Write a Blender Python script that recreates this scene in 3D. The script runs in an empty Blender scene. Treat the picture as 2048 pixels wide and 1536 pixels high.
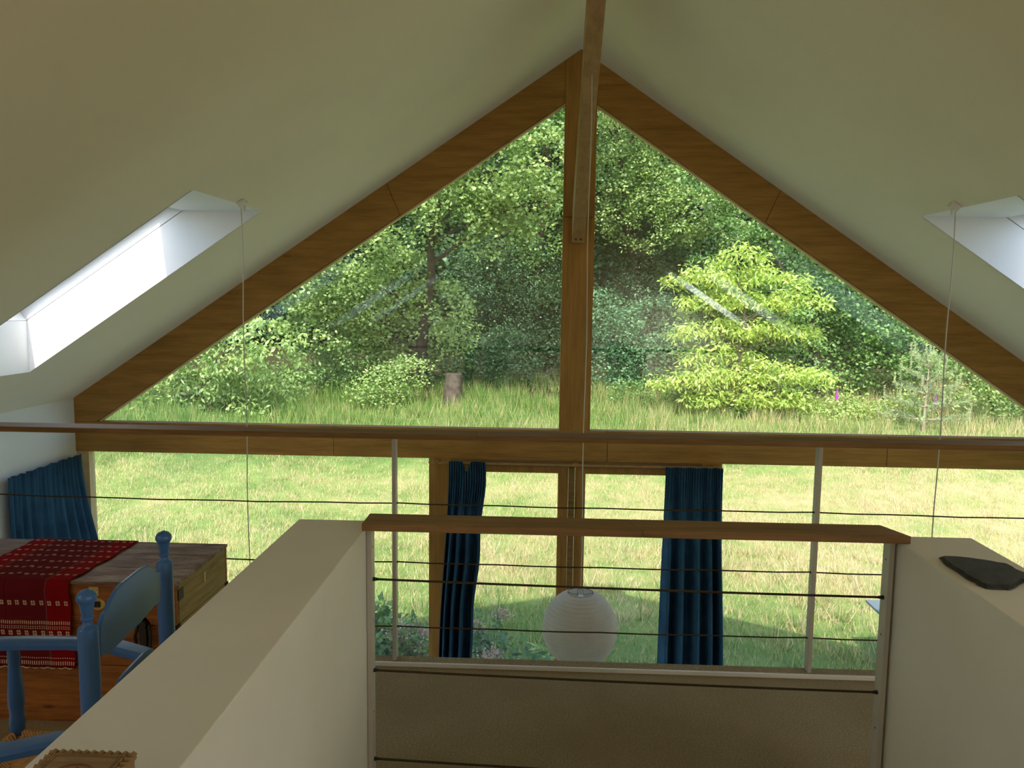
import bpy, math, random
import numpy as np
from mathutils import Vector, Matrix
random.seed(7)
S = bpy.context.scene
C = S.collection

# ------------------------------------------------------------------ camera
F_PX = 1600.0
YAW, PIT, ROL = math.radians(2.25), math.radians(6.2), math.radians(0.70)
CAM = Vector((0, 0, 4.2))
_f = Vector((-math.sin(YAW) * math.cos(PIT), math.cos(YAW) * math.cos(PIT), -math.sin(PIT)))
_r0 = Vector((math.cos(YAW), math.sin(YAW), 0)); _u0 = _r0.cross(_f)
_r = math.cos(ROL) * _r0 + math.sin(ROL) * _u0
_u = -math.sin(ROL) * _r0 + math.cos(ROL) * _u0
cd = bpy.data.cameras.new('camera'); cam = bpy.data.objects.new('camera', cd); C.objects.link(cam)
cam.matrix_world = Matrix(((_r.x, _u.x, -_f.x, CAM.x), (_r.y, _u.y, -_f.y, CAM.y), (_r.z, _u.z, -_f.z, CAM.z), (0, 0, 0, 1)))
cd.sensor_width = 36; cd.lens = 36 * F_PX / 2048; cd.clip_start = 0.05; cd.clip_end = 300
S.camera = cam

def ray(px, py):
    return (px - 1024) / F_PX * _r - (py - 768) / F_PX * _u + _f
def atY(px, py, y):                       # point seen at a pixel, at distance y
    d = ray(px, py); return CAM + d * (y / d.y)
def atZ(px, py, z):
    d = ray(px, py); return CAM + d * ((z - CAM.z) / d.z)

# ------------------------------------------------------------------ light
S.view_settings.view_transform = 'Standard'
S.view_settings.look = 'None'
S.view_settings.exposure = 0.74
S.view_settings.gamma = 1.0
S.view_settings.use_curve_mapping = False
SKY_FILL_W = 13
SUN_DIR = Vector((0.10, 0.80, -1.0))
w = bpy.data.worlds.new('world'); S.world = w; w.use_nodes = True
nt = w.node_tree; bg = nt.nodes['Background']
sky = nt.nodes.new('ShaderNodeTexSky'); sky.sky_type = 'NISHITA'; sky.sun_disc = False
sky.sun_elevation = math.radians(51); sky.sun_rotation = math.radians(187); sky.dust_density = 2.0
nt.links.new(sky.outputs[0], bg.inputs[0]); bg.inputs[1].default_value = 0.42
sl = bpy.data.lights.new('sun', 'SUN'); sl.energy = 4.75; sl.color = (1.0, 0.95, 0.86); sl.angle = math.radians(0.6)
so = bpy.data.objects.new('sun', sl); C.objects.link(so)
so.rotation_euler = SUN_DIR.to_track_quat('-Z', 'Y').to_euler(); so.location = (0, -10, 20)
# added area lamps boosting daylight in the skylights beside and behind the viewer
_sl = 0.672; _ct = 1 / math.sqrt(1 + _sl * _sl); _st = _sl * _ct
for _side in (-1, 1):
    for _y in (0.465, -2.285):
        al = bpy.data.lights.new('skylight_fill_lamp', 'AREA'); al.shape = 'RECTANGLE'; al.size = 0.80; al.size_y = 1.0
        al.energy = (SKY_FILL_W * 2.6 if _y < 0 else SKY_FILL_W * 0.7) if _side > 0 else SKY_FILL_W * 0.12; al.color = (1.0, 0.96, 0.84); al.spread = math.radians(150)
        ao = bpy.data.objects.new('skylight_fill_lamp', al); C.objects.link(ao)
        _n = Vector((_side * _st, 0, _ct)); _s = (2.3133 + 0.394 + 4.0735 - 0.173) / 2
        ao.location = Vector((0.235 + _side * _s * _ct, _y, 5.98 - _s * _st)) + _n * 0.30
        ao.rotation_euler = (-_n).to_track_quat('-Z', 'Y').to_euler()
S.cycles.use_denoising = True
S.cycles.max_bounces = 10; S.cycles.diffuse_bounces = 6; S.cycles.transparent_max_bounces = 12
S.cycles.sample_clamp_indirect = 6
S.cycles.caustics_reflective = False; S.cycles.caustics_refractive = False

# ------------------------------------------------------------------ materials
def lin(c):
    return tuple(((v / 255) / 12.92 if v / 255 <= 0.04045 else ((v / 255 + 0.055) / 1.055) ** 2.4) for v in c)
def mat(name):
    m = bpy.data.materials.new(name); m.use_nodes = True
    return m, m.node_tree, m.node_tree.nodes['Principled BSDF']
def N(nt, t, **k):
    n = nt.nodes.new(t)
    for a, b in k.items(): setattr(n, a, b)
    return n
def coords(nt, scale=(1, 1, 1), kind='Object'):
    tc = N(nt, 'ShaderNodeTexCoord'); mp = N(nt, 'ShaderNodeMapping')
    nt.links.new(tc.outputs[kind], mp.inputs[0]); mp.inputs['Scale'].default_value = scale
    return mp.outputs[0]
def noise(nt, vec, scale, detail=4, rough=0.6):
    n = N(nt, 'ShaderNodeTexNoise'); n.inputs['Scale'].default_value = scale
    n.inputs['Detail'].default_value = detail; n.inputs['Roughness'].default_value = rough
    if vec: nt.links.new(vec, n.inputs['Vector'])
    return n.outputs['Fac']
def ramp(nt, fac, stops):
    r = N(nt, 'ShaderNodeValToRGB'); e = r.color_ramp.elements
    while len(e) < len(stops): e.new(0.5)
    for i, (p, c) in enumerate(stops):
        e[i].position = p; e[i].color = (*c, 1)
    nt.links.new(fac, r.inputs[0]); return r.outputs[0]
def mixc(nt, fac, a, b):
    m = N(nt, 'ShaderNodeMix', data_type='RGBA')
    if isinstance(fac, (int, float)): m.inputs[0].default_value = fac
    else: nt.links.new(fac, m.inputs[0])
    for i, v in ((6, a), (7, b)):
        if isinstance(v, tuple): m.inputs[i].default_value = (*v, 1)
        else: nt.links.new(v, m.inputs[i])
    return m.outputs[2]
def bump(nt, p, h, strength=0.3, dist=0.01):
    b = N(nt, 'ShaderNodeBump'); b.inputs['Strength'].default_value = strength; b.inputs['Distance'].default_value = dist
    nt.links.new(h, b.inputs['Height']); nt.links.new(b.outputs[0], p.inputs['Normal'])
def plain(name, c, rough=0.7, spec=0.3, var=0.06, sc=6, bmp=0.0, metal=0):
    m, t, p = mat(name); v = coords(t)
    n = noise(t, v, sc)
    a = tuple(x * (1 - var) for x in c); b = tuple(min(1, x * (1 + var)) for x in c)
    t.links.new(ramp(t, n, [(0.3, a), (0.7, b)]), p.inputs['Base Color'])
    p.inputs['Roughness'].default_value = rough; p.inputs['Specular IOR Level'].default_value = spec
    p.inputs['Metallic'].default_value = metal
    if bmp: bump(t, p, noise(t, v, sc * 20), bmp, 0.003)
    return m
def wood(name, dark, light, axis=0, rough=0.5, sc=1.0, spec=0.35, knots=True):
    m, t, p = mat(name)
    s = [9 * sc] * 3; s[axis] = 0.9 * sc
    v = coords(t, tuple(s))
    n = noise(t, v, 2.2, 8, 0.65)
    wv = N(t, 'ShaderNodeTexNoise'); wv.inputs['Scale'].default_value = 9; wv.inputs['Detail'].default_value = 3
    s2 = [14 * sc] * 3; s2[axis] = 0.5 * sc
    t.links.new(coords(t, tuple(s2)), wv.inputs['Vector'])
    mx = N(t, 'ShaderNodeMath', operation='MULTIPLY_ADD'); t.links.new(wv.outputs['Fac'], mx.inputs[0])
    mx.inputs[1].default_value = 0.35; t.links.new(n, mx.inputs[2])
    col = ramp(t, mx.outputs[0], [(0.38, dark), (0.85, light)])
    if knots:
        vo = N(t, 'ShaderNodeTexVoronoi'); vo.inputs['Scale'].default_value = 1.0
        s3 = [3.2 * sc] * 3; s3[axis] = 1.1 * sc
        t.links.new(coords(t, tuple(s3)), vo.inputs['Vector'])
        k = ramp(t, vo.outputs['Distance'], [(0.02, (1, 1, 1)), (0.085, (0, 0, 0))])
        col = mixc(t, k, col, tuple(x * 0.45 for x in dark))
    t.links.new(col, p.inputs['Base Color'])
    p.inputs['Roughness'].default_value = rough; p.inputs['Specular IOR Level'].default_value = spec
    bump(t, p, mx.outputs[0], 0.15, 0.002)
    return m
M = {}
M['plaster'] = plain('cream_plaster', (0.88, 0.80, 0.655), 0.92, 0.15, 0.025, 1.3, 0.06)
M['white_plaster'] = plain('white_plaster', (0.82, 0.82, 0.80), 0.9, 0.2, 0.02, 2, 0.04)
M['reveal'] = plain('white_reveal_board', (0.86, 0.87, 0.88), 0.7, 0.3, 0.02, 3)
M['parapet'] = plain('parapet_paint', (0.74, 0.70, 0.60), 0.6, 0.35, 0.035, 3, 0.04)
M['beam'] = wood('beam_larch', lin((134, 94, 38)), lin((188, 140, 72)), 0, 0.5)
M['beam_z'] = wood('post_larch', lin((134, 94, 38)), lin((188, 138, 70)), 2, 0.5)
M['beam_l'] = M['beam']
M['strut'] = wood('strut_pine', lin((150, 112, 66)), lin((188, 150, 98)), 1, 0.5)
M['rail'] = wood('handrail_oak', lin((104, 74, 40)), lin((146, 110, 66)), 0, 0.62, 1.6, knots=False)
M['rail_edge'] = M['rail']
M['bead'] = wood('glazing_bead_wood', lin((200, 172, 124)), lin((224, 198, 150)), 0, 0.5, knots=False)
M['post_paint'] = plain('grey_white_metal_paint', (0.50, 0.46, 0.41), 0.4, 0.4, 0.03, 8)
M['white_paint'] = plain('white_paint', (0.78, 0.77, 0.74), 0.45, 0.4, 0.02, 8)
M['wire'] = plain('dark_cord_rail', lin((70, 58, 40)), 0.6, 0.2, 0.1, 40)
M['black'] = plain('black_metal', (0.02, 0.018, 0.015), 0.45, 0.4, 0.2, 40)
M['cord'] = plain('pale_cord', (0.62, 0.58, 0.50), 0.6, 0.3, 0.03, 30)
M['grey_table'] = plain('grey_table_paint', lin((98, 108, 110)), 0.5, 0.4, 0.04, 6)
M['floor'] = plain('ground_floor_tile', (0.72, 0.66, 0.54), 0.5, 0.4, 0.05, 3)
M['roof'] = plain('roof_tile_grey', (0.12, 0.11, 0.10), 0.8, 0.2, 0.2, 5)
M['flower'] = plain('foxglove_magenta', lin((190, 70, 190)), 0.6, 0.2, 0.15, 60)

# carpet
m, t, p = mat('beige_carpet'); v = coords(t)
n1 = noise(t, v, 160, 4, 0.8); n2 = noise(t, v, 2.5, 4, 0.6)
c1 = ramp(t, n1, [(0.3, lin((124, 108, 80))), (0.7, lin((204, 186, 150)))])
c2 = mixc(t, ramp(t, n2, [(0.35, (0, 0, 0)), (0.7, (0.35, 0.35, 0.35))]), c1, lin((140, 110, 70)))
t.links.new(c2, p.inputs['Base Color']); p.inputs['Roughness'].default_value = 1; p.inputs['Specular IOR Level'].default_value = 0.05
bump(t, p, n1, 0.9, 0.006); M['carpet'] = m

# glass: clear double pane with its mirror reflection
m, t, p = mat('window_glass'); t.nodes.remove(p)
out = t.nodes['Material Output']; tr = N(t, 'ShaderNodeBsdfTransparent'); tr.inputs[0].default_value = (0.97, 0.985, 0.975, 1)
gl = N(t, 'ShaderNodeBsdfGlossy'); gl.inputs['Roughness'].default_value = 0.004; gl.inputs[0].default_value = (0.9, 0.96, 1, 1)
ge = N(t, 'ShaderNodeNewGeometry'); dt = N(t, 'ShaderNodeVectorMath', operation='DOT_PRODUCT')
t.links.new(ge.outputs['Incoming'], dt.inputs[0]); t.links.new(ge.outputs['Normal'], dt.inputs[1])
ab = N(t, 'ShaderNodeMath', operation='ABSOLUTE'); t.links.new(dt.outputs['Value'], ab.inputs[0])
om = N(t, 'ShaderNodeMath', operation='SUBTRACT'); om.inputs[0].default_value = 1; t.links.new(ab.outputs[0], om.inputs[1])
pw = N(t, 'ShaderNodeMath', operation='POWER'); t.links.new(om.outputs[0], pw.inputs[0]); pw.inputs[1].default_value = 5
fr = N(t, 'ShaderNodeMath', operation='MULTIPLY_ADD'); t.links.new(pw.outputs[0], fr.inputs[0]); fr.inputs[1].default_value = 0.945; fr.inputs[2].default_value = 0.055
mx = N(t, 'ShaderNodeMixShader')
t.links.new(fr.outputs[0], mx.inputs[0]); t.links.new(tr.outputs[0], mx.inputs[1]); t.links.new(gl.outputs[0], mx.inputs[2])
t.links.new(mx.outputs[0], out.inputs[0]); M['glass'] = m

# curtains
m, t, p = mat('blue_curtain_cloth'); v = coords(t)
t.links.new(ramp(t, noise(t, v, 5), [(0.3, lin((44, 76, 102))), (0.7, lin((60, 96, 126)))]), p.inputs['Base Color'])
p.inputs['Roughness'].default_value = 0.95; p.inputs['Specular IOR Level'].default_value = 0.1
bump(t, p, noise(t, v, 260), 0.25, 0.002); M['curtain'] = m

# rice paper
m, t, p = mat('rice_paper'); v = coords(t)
df = N(t, 'ShaderNodeBsdfDiffuse'); tl = N(t, 'ShaderNodeBsdfTranslucent'); ms = N(t, 'ShaderNodeMixShader')
pc = ramp(t, noise(t, v, 9), [(0.3, (0.68, 0.63, 0.55)), (0.7, (0.76, 0.71, 0.63))])
t.links.new(pc, df.inputs[0]); t.links.new(pc, tl.inputs[0]); ms.inputs[0].default_value = 0.28
t.links.new(df.outputs[0], ms.inputs[1]); t.links.new(tl.outputs[0], ms.inputs[2])
t.links.new(ms.outputs[0], t.nodes['Material Output'].inputs[0]); t.nodes.remove(p); M['paper'] = m

# slate
m, t, p = mat('dark_slate'); v = coords(t)
n = noise(t, v, 22, 8, 0.7)
t.links.new(ramp(t, n, [(0.3, (0.022, 0.021, 0.018)), (0.75, (0.065, 0.062, 0.055))]), p.inputs['Base Color'])
p.inputs['Roughness'].default_value = 0.7; bump(t, p, n, 0.8, 0.004); M['slate'] = m

# chest wood
def chestwood(name, a, b, axis, worn=None):
    m = wood(name, a, b, axis, 0.62, 2.2)
    if worn:
        t = m.node_tree; p = t.nodes['Principled BSDF']; old = p.inputs['Base Color'].links[0].from_socket
        n = noise(t, coords(t, (2, 6, 6)), 2.4, 9, 0.75)
        t.links.new(mixc(t, ramp(t, n, [(0.44, (0, 0, 0)), (0.68, (1, 1, 1))]), old, worn), p.inputs['Base Color'])
    return m
M['chest_front'] = chestwood('chest_front_wood', lin((92, 48, 20)), lin((176, 108, 50)), 0)
M['chest_side'] = chestwood('chest_side_wood', lin((104, 80, 40)), lin((172, 142, 84)), 1)
M['chest_top'] = chestwood('chest_top_worn_wood', lin((84, 58, 42)), lin((130, 98, 78)), 0, lin((176, 158, 140)))
M['chest_dark'] = plain('chest_dark_edge', lin((48, 32, 20)), 0.7, 0.3, 0.25, 30)
M['iron'] = plain('black_iron', (0.018, 0.013, 0.01), 0.5, 0.5, 0.3, 60, 0.3)
M['label'] = plain('aged_paper_label', lin((196, 172, 112)), 0.9, 0.1, 0.12, 60)
M['escutcheon'] = plain('pale_brass', lin((190, 165, 100)), 0.45, 0.5, 0.15, 60, 0, 0.3)

# carved box wood
M['carved'] = wood('carved_box_wood', lin((112, 84, 52)), lin((158, 126, 84)), 0, 0.65, 6, knots=False)
M['inlay'] = wood('rosette_wood', lin((92, 48, 24)), lin((140, 84, 48)), 0, 0.6, 6, knots=False)

# chair paint / rush
M['chair'] = plain('blue_chair_paint', lin((54, 98, 150)), 0.32, 0.5, 0.06, 9)
M['rush'] = plain('rush_straw', lin((178, 128, 70)), 0.7, 0.3, 0.35, 70)

# red woven cloth (u = across, v = along the runner, metres, from the UV map)
def red_cloth():
    m, t, p = mat('red_woven_cloth')
    uv = N(t, 'ShaderNodeUVMap'); sx = N(t, 'ShaderNodeSeparateXYZ'); t.links.new(uv.outputs[0], sx.inputs[0])
    def mth(op, a, b=None, c=None):
        n = N(t, 'ShaderNodeMath', operation=op)
        for i, x in enumerate((a, b, c)):
            if x is None: continue
            if isinstance(x, (int, float)): n.inputs[i].default_value = x
            else: t.links.new(x, n.inputs[i])
        return n.outputs[0]
    def band(x, c, w): return mth('LESS_THAN', mth('ABSOLUTE', mth('SUBTRACT', x, c)), w / 2)
    U, V = sx.outputs[0], sx.outputs[1]
    # body: darker plum with red side stripes
    side = mth('GREATER_THAN', mth('ABSOLUTE', mth('SUBTRACT', U, 0.225)), 0.128)
    body = mixc(t, side, lin((108, 28, 36)), lin((142, 18, 25)))
    grey = mth('MAXIMUM', band(U, 0.353, 0.005), band(U, 0.097, 0.005))
    body = mixc(t, mth('MULTIPLY', grey, 0.6), body, lin((120, 90, 88)))
    seam = band(U, 0.19, 0.003); body = mixc(t, mth('MULTIPLY', seam, 0.7), body, lin((50, 8, 12)))
    wv = noise(t, coords(t, (300, 300, 300)), 1.0, 2); body = mixc(t, mth('MULTIPLY', wv, 0.25), body, lin((70, 14, 20)))
    # rows of small flowers: v position modulo spacing on top, listed on the drop
    fu = mth('ABSOLUTE', mth('SUBTRACT', mth('FRACT', mth('MULTIPLY', U, 1 / 0.032)), 0.5))
    def row(v0, hh=0.009):
        dv = mth('ABSOLUTE', mth('SUBTRACT', V, v0))
        du = mth('MULTIPLY', fu, 0.032)
        q = mth('LESS_THAN', mth('ADD', mth('POWER', mth('DIVIDE', du, 0.0078), 4), mth('POWER', mth('DIVIDE', dv, hh), 4)), 1)
        gap = mth('MULTIPLY', mth('GREATER_THAN', du, 0.0012), mth('GREATER_THAN', dv, 0.0012))
        return mth('MULTIPLY', q, gap)
    def ticks(v0, hh=0.006):
        ft = mth('FRACT', mth('MULTIPLY', U, 1 / 0.0085))
        return mth('MULTIPLY', mth('LESS_THAN', ft, 0.45), band(V, v0, hh * 2))
    pat = None
    rows = [row(v, 0.006) for v in (0.025, 0.085, 0.145, 0.205, 0.268, 0.335, 0.405)]
    rows += [row(v) for v in (0.535, 0.645)] + [ticks(0.607), ticks(0.621, 0.002), ticks(0.628, 0.002), ticks(0.738, 0.002), ticks(0.756, 0.007)]
    for r in rows: pat = r if pat is None else mth('MAXIMUM', pat, r)
    col = mixc(t, mth('MULTIPLY', pat, 0.85), body, lin((226, 196, 158)))
    t.links.new(col, p.inputs['Base Color']); p.inputs['Roughness'].default_value = 0.95; p.inputs['Specular IOR Level'].default_value = 0.05
    return m
M['cloth'] = red_cloth()

# leaves: per-leaf variation, light passes through
def leafmat(name, dark, light, trans=0.3, gloss=0.03):
    m, t, p = mat(name); t.nodes.remove(p)
    g = N(t, 'ShaderNodeNewGeometry')
    at = N(t, 'ShaderNodeAttribute', attribute_name='tone')
    c = ramp(t, at.outputs['Fac'], [(0.0, dark), (1.0, light)])
    d = N(t, 'ShaderNodeBsdfDiffuse'); tl = N(t, 'ShaderNodeBsdfTranslucent'); gs = N(t, 'ShaderNodeBsdfGlossy')
    gs.inputs['Roughness'].default_value = 0.45
    t.links.new(c, d.inputs[0]); tc = mixc(t, 0.5, c, tuple(min(1, x * k) for x, k in zip(light, (1.3, 1.3, 0.5))))
    t.links.new(tc, tl.inputs[0])
    a = N(t, 'ShaderNodeMixShader'); a.inputs[0].default_value = trans
    b = N(t, 'ShaderNodeMixShader'); b.inputs[0].default_value = gloss
    t.links.new(d.outputs[0], a.inputs[1]); t.links.new(tl.outputs[0], a.inputs[2])
    t.links.new(a.outputs[0], b.inputs[1]); t.links.new(gs.outputs[0], b.inputs[2])
    t.links.new(b.outputs[0], t.nodes['Material Output'].inputs[0])
    return m
M['leaf_oak'] = leafmat('oak_leaf', (0.04, 0.11, 0.022), (0.4, 0.53, 0.17))
M['leaf_mid'] = leafmat('mid_green_leaf', (0.022, 0.085, 0.02), (0.26, 0.42, 0.12))
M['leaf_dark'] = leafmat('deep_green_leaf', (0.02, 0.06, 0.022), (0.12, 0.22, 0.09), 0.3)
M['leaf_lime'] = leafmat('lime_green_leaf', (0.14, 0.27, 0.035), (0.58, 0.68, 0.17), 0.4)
M['leaf_wood_shade'] = leafmat('shaded_wood_leaf', (0.012, 0.045, 0.016), (0.07, 0.15, 0.055), 0.25)  # canopy shade over the deeper wood is put into this darker leaf colour
M['leaf_blue'] = leafmat('blue_green_leaf', (0.025, 0.085, 0.04), (0.16, 0.31, 0.14), 0.25)
M['leaf_pine'] = leafmat('pine_needle', (0.18, 0.26, 0.11), (0.5, 0.55, 0.3), 0.25)
M['leaf_bramble'] = leafmat('bramble_leaf', (0.16, 0.30, 0.06), (0.48, 0.56, 0.18))
M['petal_faded'] = leafmat('faded_pink_petal', (0.30, 0.16, 0.13), (0.62, 0.46, 0.38), 0.2)
M['bark'] = plain('bark', (0.075, 0.06, 0.045), 0.95, 0.1, 0.5, 5, 0.8)
M['twig'] = plain('twig_bark', (0.30, 0.25, 0.17), 0.9, 0.1, 0.3, 8)

def grassmat(name, tall):
    m, t, p = mat(name); t.nodes.remove(p)
    g = N(t, 'ShaderNodeNewGeometry'); sp = N(t, 'ShaderNodeSeparateXYZ'); t.links.new(g.outputs['Position'], sp.inputs[0])
    at = N(t, 'ShaderNodeAttribute', attribute_name='tone')
    n1 = noise(t, g.outputs['Position'], 0.55, 6, 0.7); n2 = noise(t, g.outputs['Position'], 2.6, 4, 0.65)
    s = N(t, 'ShaderNodeMath', operation='MULTIPLY_ADD'); t.links.new(n2, s.inputs[0]); s.inputs[1].default_value = 0.6; t.links.new(n1, s.inputs[2])
    # straw is commonest 11.5-19 m out, green close to the house and near the wood
    yr = ramp(t, mapr(t, sp.outputs[1], 8, 28), [(0.0, (0.0,) * 3), (0.10, (0.10,) * 3), (0.2, (0.42,) * 3), (0.48, (0.46,) * 3), (0.58, (0.16,) * 3), (0.74, (0.02,) * 3), (1, (0,) * 3)])
    xr = ramp(t, mapr(t, sp.outputs[0], -10, 12), [(0, (0.0,) * 3), (0.4, (0.10,) * 3), (0.75, (0.26,) * 3), (1, (0.34,) * 3)])
    s1 = N(t, 'ShaderNodeMath', operation='SUBTRACT'); t.links.new(s.outputs[0], s1.inputs[0]); s1.inputs[1].default_value = 0.17
    s2 = N(t, 'ShaderNodeMath', operation='ADD'); t.links.new(s1.outputs[0], s2.inputs[0]); t.links.new(yr, s2.inputs[1])
    s3 = N(t, 'ShaderNodeMath', operation='ADD'); t.links.new(s2.outputs[0], s3.inputs[0]); t.links.new(xr, s3.inputs[1])
    s4 = N(t, 'ShaderNodeMath', operation='MULTIPLY_ADD'); t.links.new(at.outputs['Fac'], s4.inputs[0]); s4.inputs[1].default_value = 0.75; t.links.new(s3.outputs[0], s4.inputs[2])
    dv = N(t, 'ShaderNodeMath', operation='DIVIDE'); t.links.new(s4.outputs[0], dv.inputs[0]); dv.inputs[1].default_value = 2.0
    c = ramp(t, dv.outputs[0], [(0.42, (0.08, 0.19, 0.04)), (0.56, (0.20, 0.31, 0.075)), (0.69, (0.40, 0.38, 0.15)), (0.84, (0.66, 0.53, 0.32))])
    d = N(t, 'ShaderNodeBsdfDiffuse')
    if name == 'soil_and_thatch':   # thatch and earth between the blades; leaf litter under the trees
        c = mixc(t, 0.45, c, (0.10, 0.085, 0.04))
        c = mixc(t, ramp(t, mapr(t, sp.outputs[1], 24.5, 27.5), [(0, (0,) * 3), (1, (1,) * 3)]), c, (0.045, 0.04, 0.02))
    t.links.new(c, d.inputs[0])
    if name == 'soil_and_thatch':
        t.links.new(d.outputs[0], t.nodes['Material Output'].inputs[0]); return m
    tl = N(t, 'ShaderNodeBsdfTranslucent'); t.links.new(c, tl.inputs[0])
    a = N(t, 'ShaderNodeMixShader'); a.inputs[0].default_value = 0.4
    t.links.new(d.outputs[0], a.inputs[1]); t.links.new(tl.outputs[0], a.inputs[2]); t.links.new(a.outputs[0], t.nodes['Material Output'].inputs[0])
    return m
def mapr(t, x, a, b):
    n = N(t, 'ShaderNodeMapRange'); n.inputs[1].default_value = a; n.inputs[2].default_value = b; t.links.new(x, n.inputs[0]); return n.outputs[0]
M['grass'] = grassmat('meadow_grass', False)
M['soil'] = grassmat('soil_and_thatch', False)

# ------------------------------------------------------------------ builders
def tag(o, label=None, cat=None, group=None, kind=None):
    if label: o['label'] = label
    if cat: o['category'] = cat
    if group: o['group'] = group
    if kind: o['kind'] = kind
    return o
def empty(name, loc, label=None, cat=None, group=None, kind=None):
    o = bpy.data.objects.new(name, None); C.objects.link(o); o.location = loc; o.empty_display_size = 0.05
    return tag(o, label, cat, group, kind)
def wloc(o):
    v = Vector((0, 0, 0))
    while o: v += o.location; o = o.parent
    return v
class MB:
    def __init__(s): s.v = []; s.f = []
    def add(s, vs, fs):
        n = len(s.v); s.v += [tuple(q) for q in vs]; s.f += [tuple(i + n for i in f) for f in fs]; return s
    def box(s, x0, x1, y0, y1, z0, z1):
        return s.add([(x0, y0, z0), (x1, y0, z0), (x1, y1, z0), (x0, y1, z0), (x0, y0, z1), (x1, y0, z1), (x1, y1, z1), (x0, y1, z1)],
                     [(0, 3, 2, 1), (4, 5, 6, 7), (0, 1, 5, 4), (1, 2, 6, 5), (2, 3, 7, 6), (3, 0, 4, 7)])
    def obox(s, c, a, b, d):            # centre and three half-axis vectors
        c, a, b, d = map(Vector, (c, a, b, d)); vs = []
        for k in (-1, 1):
            for i, j in ((-1, -1), (1, -1), (1, 1), (-1, 1)): vs.append(c + a * i + b * j + d * k)
        return s.add(vs, [(0, 3, 2, 1), (4, 5, 6, 7), (0, 1, 5, 4), (1, 2, 6, 5), (2, 3, 7, 6), (3, 0, 4, 7)])
    def prism(s, pts, off):             # planar polygon swept by off
        n = len(pts); pts = [Vector(q) for q in pts]; off = Vector(off)
        return s.add(pts + [q + off for q in pts], [tuple(range(n - 1, -1, -1)), tuple(range(n, 2 * n))] + [(i, (i + 1) % n, n + (i + 1) % n, n + i) for i in range(n)])
    def tube(s, path, r, k=8, cap=True):
        path = [Vector(q) for q in path]; rs = r if isinstance(r, (list, tuple)) else [r] * len(path); vs = []; fs = []
        ref = None
        for i, q in enumerate(path):
            d = (path[min(i + 1, len(path) - 1)] - path[max(i - 1, 0)]).normalized()
            if ref is None: ref = d.orthogonal().normalized()
            ref = (ref - d * ref.dot(d)).normalized(); b = d.cross(ref)
            for j in range(k):
                a = 2 * math.pi * j / k; vs.append(q + (ref * math.cos(a) + b * math.sin(a)) * rs[i])
        for i in range(len(path) - 1):
            for j in range(k): fs.append((i * k + j, i * k + (j + 1) % k, (i + 1) * k + (j + 1) % k, (i + 1) * k + j))
        if cap: fs += [tuple(range(k - 1, -1, -1)), tuple(range((len(path) - 1) * k, len(path) * k))]
        return s.add(vs, fs)
    def lathe(s, prof, c, k=24, cap=True):   # prof: (r, z)
        cx, cy, cz = c; vs = []; fs = []
        for r, z in prof:
            for j in range(k):
                a = 2 * math.pi * j / k; vs.append((cx + r * math.cos(a), cy + r * math.sin(a), cz + z))
        for i in range(len(prof) - 1):
            for j in range(k): fs.append((i * k + j, i * k + (j + 1) % k, (i + 1) * k + (j + 1) % k, (i + 1) * k + j))
        if cap: fs += [tuple(range(k - 1, -1, -1)), tuple(range((len(prof) - 1) * k, len(prof) * k))]
        return s.add(vs, fs)
    def build(s, name, m, parent=None, origin=None, bevel=0, smooth=False, solid=0):
        o0 = wloc(parent) if parent else Vector(origin or (0, 0, 0))
        me = bpy.data.meshes.new(name); me.from_pydata([(a - o0.x, b - o0.y, c - o0.z) for a, b, c in s.v], [], s.f)
        me.materials.append(m if not isinstance(m, str) else M[m])
        if smooth:
            for q in me.polygons: q.use_smooth = True
            try: me.set_sharp_from_angle(angle=math.radians(40))
            except Exception: pass
        me.update()
        o = bpy.data.objects.new(name, me); C.objects.link(o)
        if parent: o.parent = parent
        else: o.location = o0
        if bevel:
            b = o.modifiers.new('bevel', 'BEVEL'); b.width = bevel; b.segments = 2; b.limit_method = 'ANGLE'
        if solid:
            b = o.modifiers.new('solid', 'SOLIDIFY'); b.thickness = solid; b.offset = 0
        return o
def npmesh(name, verts, nper, tone, m, parent=None, origin=(0, 0, 0)):
    """one mesh of many small n-gons: verts (K*nper,3), tone (K,)"""
    o0 = wloc(parent) if parent else Vector(origin)
    verts = (verts - np.array(o0)).astype(np.float32); K = len(tone)
    me = bpy.data.meshes.new(name); me.vertices.add(K * nper); me.vertices.foreach_set('co', verts.ravel())
    me.loops.add(K * nper); me.loops.foreach_set('vertex_index', np.arange(K * nper, dtype=np.int32))
    me.polygons.add(K); me.polygons.foreach_set('loop_start', np.arange(0, K * nper, nper, dtype=np.int32))
    me.update(calc_edges=True)
    a = me.attributes.new('tone', 'FLOAT', 'FACE'); a.data.foreach_set('value', tone.astype(np.float32))
    me.materials.append(M[m]); o = bpy.data.objects.new(name, me); C.objects.link(o)
    if parent: o.parent = parent
    else: o.location = o0
    o['kind'] = 'stuff'
    return o

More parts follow.
